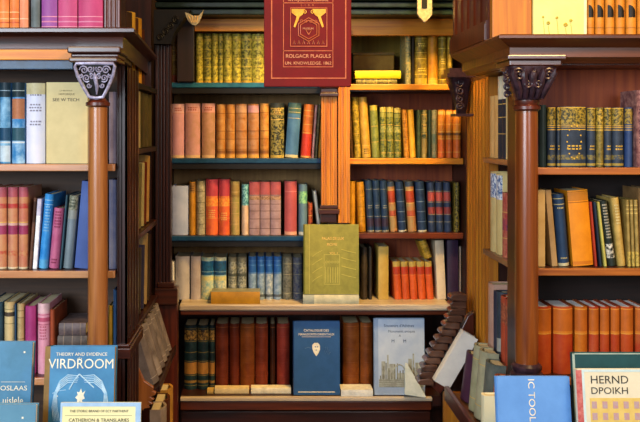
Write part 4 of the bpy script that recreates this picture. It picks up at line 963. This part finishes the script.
for s_ in (-1, 1):
    c0 = 308.5
    m.prism([(sx(c0+s_*4), sz(9.5)), (sx(c0+s_*17), sz(9.5)), (sx(c0+s_*17), sz(13)), (sx(c0+s_*12), sz(17)), (sx(c0+s_*15), sz(27)), (sx(c0+s_*13.5), sz(28)), (sx(c0+s_*9), sz(17)), (sx(c0+s_*6), sz(15))][::s_], -.0115, -.009, 'xz')
    for k in range(3): m.tube([(x, -.0105, z) for x, _, z in spiral(sx(c0+s_*(4+5*k)), sz(12.5), 0, .007, 1.3, k, s_)], .0012, 5)
m.build('golden_ribbon', cloth('#f0b43c', '#d8902c', 60, .3), sg)
m = MB(); c0 = sx(308.5)
for rr_, zc in ((.034, 30), (.027, 30)):
    m.tube([(c0+rr_*math.cos(a*PI/3+PI/6), -.0105, sz(zc)+rr_*math.sin(a*PI/3+PI/6)) for a in range(7)], .0013, 5)
m.tube([(c0, -.0105, sz(35)), (c0-.008, -.0105, sz(30.5)), (c0+.008, -.0105, sz(30.5)), (c0, -.0105, sz(35))], .0016, 5)
for k in range(7): m.tube([(sx(294+4.8*k)-.003, -.0105, sz(44.5)), (sx(294+4.8*k), -.0105, sz(40.5)), (sx(294+4.8*k)+.003, -.0105, sz(44.5))], .0011, 5)
for k in range(6): m.tube([(x, -.0105, z) for x, _, z in spiral(sx(297+4.6*k), sz(21.5), 0, .005, 1.2, k)], .0009, 5)
m.build('crest_relief', CO, sg)
def stext(s, px, py, size, mt, sq=1.0):
    cu = D.curves.new('sign_lettering', 'FONT'); cu.body = s; cu.size = size; cu.align_x = 'CENTER'; cu.align_y = 'CENTER'; cu.extrude = .0004; cu.materials.append(mt)
    t = text_mesh(cu, 'sign_lettering'); t.parent = sg; t.location = (sx(px), -.0098, sz(py)); t.rotation_euler = (PI/2, 0, 0); t.scale = (sq, 1, 1)
SL = cloth('#e89c6c', None, 40, .4)
stext('ROLGACR PLAGULS', 308, 56.5, .0145, SL, 1.0); stext('UN. KNOWLEDGE. 1862', 308, 63.5, .0125, SL, 1.0)
stext('MUSEUM', 308, 29, .008, SL); stext('L . I . B . R .', 308, 5.8, .009, CO); stext('ANTIQUARIAT LIBRAIRIE', 308, 0.5, .0105, SL)
for s_ in (-1, 1):
    m = MB(); m.tube([(s_*.09, 0, sz(-42)), (s_*.09, 0, 3.3-PZ(87, YS)-.003)], .003); m.build('hanging_rod', W_BLACK, sg)

# ------------------------------------------------------------------ display tables and their books
def table(x0, x1, y0, y1, ztop, label):
    t = empty('display_table', ((x0+x1)/2, (y0+y1)/2, 0), label, 'table')
    hx, hy = (x1-x0)/2, (y1-y0)/2
    MB().box(-hx, hx, -hy, hy, ztop-.03, ztop).build('table_top', W_REDX, t, bevel=.004)
    MB().box(-hx+.03, hx-.03, -hy+.03, hy-.03, ztop-.11, ztop-.031).build('apron', W_RED, t, bevel=.002)
    for sx_ in (-1, 1):
        for sy_ in (-1, 1):
            m = MB().lathe([(.018, 0), (.024, .05), (.018, .12), (.026, .4), (.03, .6), (.03, ztop-.111)], sx_*(hx-.06), sy_*(hy-.06), 16)
            m.build('leg', W_RED, t, True)
table(-1.15, -.20, 1.72, 2.34, .84, 'brown display table in front of the left corner bookcase')
table(.42, 1.45, 1.85, 2.36, .80, 'brown display table in front of the right corner bookcase')
def stand(x, y, z, wd, h, lean, label):
    t = empty('book_stand', (x, y, z+.0005), label, 'stand')
    o = MB().box(-wd/2, wd/2, 0, .006, .0, h).build('back_rest', W_BLACK, t); o.rotation_euler = (-lean, 0, 0)
    MB().prism([(.009, .0), (.009+math.tan(lean)*h*.6+.02, 0), (.009+math.tan(lean)*h*.6, h*.58), ], -.004, .004, 'yz').build('strut', W_BLACK, t)
BL = S('#3f83ae', '#2f6c98', 10, bands=((0, 1, '#3a2a14'),), r=.1, rough=.4, pg='#c89c4c')
LN = .16
o, off, W, H = cover(41, 112, 0, 2.03, .842, .038, BL, 'blue book lettered VIRDROOM with white arching wings on the left table', lean=LN, h=.262)
m = MB(); rect(m, off, 0, .004, 0, H, .0006); rect(m, off, .004, .012, .0, H, .0002); m.build('ochre_hinge_strip', cloth('#8a6a34', None, 20), o)  # ochre-brown strip along the spine side of the cover
text(o, 'VIRDROOM', W/2+.004, H-.040, .031, off, CREAMM, squash=.93)
text(o, 'THEORY AND EVIDENCE', W/2+.004, H-.018, .0105, off, CREAMM, squash=1.0); text(o, 'of a', W/2, H-.027, .007, off, CREAMM)
PALE = cloth('#b8d4e4', '#8fbcd8', 90, .5)
m = MB()
for k in range(5):
    e = .0035*k
    for s_ in (-1, 1):
        c_ = W/2+.004
        m.tube([(off+.0004, c_+s_*(.004+e*.3), H-.066-e), (off+.0004, c_+s_*(.03), H-.064-e*1.2), (off+.0004, c_+s_*(.048), H-.078-e*1.2), (off+.0004, c_+s_*(.060-e*.4), H-.105), (off+.0004, c_+s_*(.064-e*.8), H-.135), (off+.0004, c_+s_*(.060-e), H-.165)], [.0006, .0014, .0014, .001, .0008, .0004], 5)
m.tube([(off+.0006, W/2, H-.062), (off+.0006, W/2-.012, H-.078), (off+.0006, W/2-.022, H-.096)], .0016, 5)
m.tube([(off+.0006, W/2, H-.062), (off+.0006, W/2+.016, H-.076), (off+.0006, W/2+.034, H-.092)], .0016, 5)
strokes(m, off, [(.02, H-.105), (.03, H-.100), (.05, H-.097)], .0007)
m.build('wing_drawing', PALE, o)
m = MB()
pts = [(.002, .018), (.005, .008), (.012, .013), (.008, .003), (.011, -.004), (.005, -.007), (.006, -.015), (0, -.010), (-.007, -.018), (-.006, -.006), (-.011, -.002), (-.005, .004), (-.007, .011), (-.002, .009)]
m.prism([(W/2+.003+a, H-.112+b_) for a, b_ in pts], off, off+.001, 'yz')
m.build('star_figure', CREAMM, o)
m = MB()
for (u, v) in [(.03, H-.112), (W-.035, H-.13), (W/2+.03, H-.14), (.045, H-.135)]: rect(m, off, u, u+.0025, v, v+.0025)
m.build('speck_marking', CREAMM, o)
stand(PX(79, 2.03), 2.03+.046, .84, .12, .2, LN, 'black wire stand behind the VIRDROOM book')
# white book behind it
# left neighbour books
BL2 = S('#4682a8', '#38708f', 10, bands=((0, 1, '#b8a070'),), r=.1, rough=.4, pg='#f0ece0')
o, off, W, H = cover(-31, 28, 0, 2.07, .842, .03, BL2, 'blue book with pale italic title at the far left of the left table', lean=LN, h=.264)
text(o, 'OSLAAS', W-.008, H-.106, .0155, off, CREAMM, align='RIGHT', squash=1.15); text(o, 'uislele', W-.016, H-.134, .023, off, CREAMM, align='RIGHT', squash=.85)
m = MB(); rect(m, off, W-.020, W-.016, H-.026, H-.022); rect(m, off, W-.07, W-.014, H-.092, H-.0912); m.build('cover_ornament', CREAMM, o)
stand(PX(5, 2.07), 2.07+.038, .84, .1, .2, LN, 'black wire stand behind the italic titled blue book')
o, off, W, H = cover(-32, 33, 0, 1.93, .842, .028, S('#54869f', '#4a7c96', 10, bands=((0, 1, '#c8b88c'),), r=.1, rough=.4, pg='#f6f2ea'), 'lower blue book with a small white dot, front row of the left table', lean=LN, h=.163)
m = MB(); rect(m, off, W-.030, W-.026, H-.030, H-.026); m.build('cover_ornament', CREAMM, o)
stand(PX(5, 1.93), 1.93+.036, .84, .1, .12, LN, 'black wire stand behind the lower blue book')
o, off, W, H = cover(57.5, 139, 0, 1.86, .842, .008, S('#e9dda6', '#e3d69c', 10, r=.05), 'cream leaflet with blue border and printed lines, front row of the left table', lean=LN, h=.189)
m = MB(); rect(m, off, 0, W, H-.008, H); rect(m, off, 0, .004, 0, H-.008); rect(m, off, W-.011, W, 0, H-.008); m.build('blue_border', cloth('#a9c4dc', '#8fb0d0', 20, .5), o)
text(o, 'THE STORIC BRAND OF ECT PARTHENT', W/2-.003, H-.0175, .0068, off, DKTXT, squash=1.0)
m = MB(); rect(m, off, .01, W-.018, H-.0265, H-.0260); m.build('rule_line', DKTXT, o)
text(o, 'CATHERION & TRANSLARIES', W/2-.003, H-.036, .0098, off, DKTXT, squash=1.0)
stand(PX(101, 1.86), 1.86+.014, .84, .12, .13, LN, 'black wire stand behind the cream leaflet')
lying(68, 112, 0, 1.985, .8405, .012, .03, S('#9fb2c8', '#8fa4bc', 20), 'grey blue booklet lying before the VIRDROOM book')

# right table
o, off, W, H = cover(498.5, 574, 0, 2.14, .802, .018, S('#6399dc', '#5a8fd2', 14, r=.2, rough=.5), 'cornflower blue cloth book with sideways title on the right table', lean=LN, h=.206)
text(o, 'IC TOOL', W/2-.004, H-.055, .022, off, CREAMM, rot=-PI/2, squash=1.15)
m = MB(); rect(m, off, .005, .0062, .0, H); m.build('hinge_line', cloth('#6a9cd8', None, 20), o)
stand(PX(536, 2.14), 2.14+.026, .80, .1, .16, LN, 'black wire stand behind the cornflower blue book')
o, off, W, H = cover(576.5, 662, 0, 2.20, .802, .028, S('#1f4c50', '#1a4246', 14, r=.25), 'dark teal book standing behind the HERND book on the right table', lean=LN*.8, h=.247)
m = MB(); rect(m, off, .0, .006, 0, H, .0008); rect(m, off, 0, W, H-.003, H, .0008); m.build('grey_edge', cloth('#a8bcb0', None, 20), o)
stand(PX(620, 2.20), 2.20+.035, .80, .1, .18, LN*.8, 'black wire stand behind the dark teal book')
o, off, W, H = cover(581, 662, 0, 2.10, .802, .022, S('#dcd6bc', '#d2ccb0', 10, r=.2), 'cream book lettered HERND with a red left border on the right table', lean=LN, h=.233)
m = MB(); rect(m, off, 0, .014, 0, H-.002, .0006)
m.build('red_border', cloth('#b04a4c', '#c87c74', 90, .5), o)
m = MB(); rect(m, off, .014, W, H-.006, H-.0005); rect(m, off, .014, .020, 0, H-.006); m.build('pale_blue_edge', cloth('#c8dce0', '#b4d0d4', 30, .5), o)
text(o, 'HERND', .033, H-.025, .026, off, DKTXT, align='LEFT', squash=1.05); text(o, 'DPOIKH', .033, H-.050, .022, off, DKTXT, align='LEFT', squash=1.1)
m = MB(); rect(m, off, .030, W-.002, .0, H-.066, .0004); m.build('yellow_panel', cloth('#d8c070', '#ccb05c', 30, .5), o)
m = MB()
for i in range(6):
    for j in range(5): rect(m, off+.0004, .034+i*.025, .046+i*.025, H-.090-j*.026, H-.074-j*.026, .0004)
m.build('mosaic_print', cloth('#b88c8c', '#a8a0a8', 120, .5), o)
stand(PX(620, 2.10), 2.10+.030, .80, .1, .15, LN, 'black wire stand behind the HERND book')
o, off, W, H = cover(483, 500, 0, 2.24, .802, .03, S('#e3dcb8', '#d8cfa8', 10, r=.1), 'cream book half hidden behind the cornflower blue one', lean=0, h=.138)
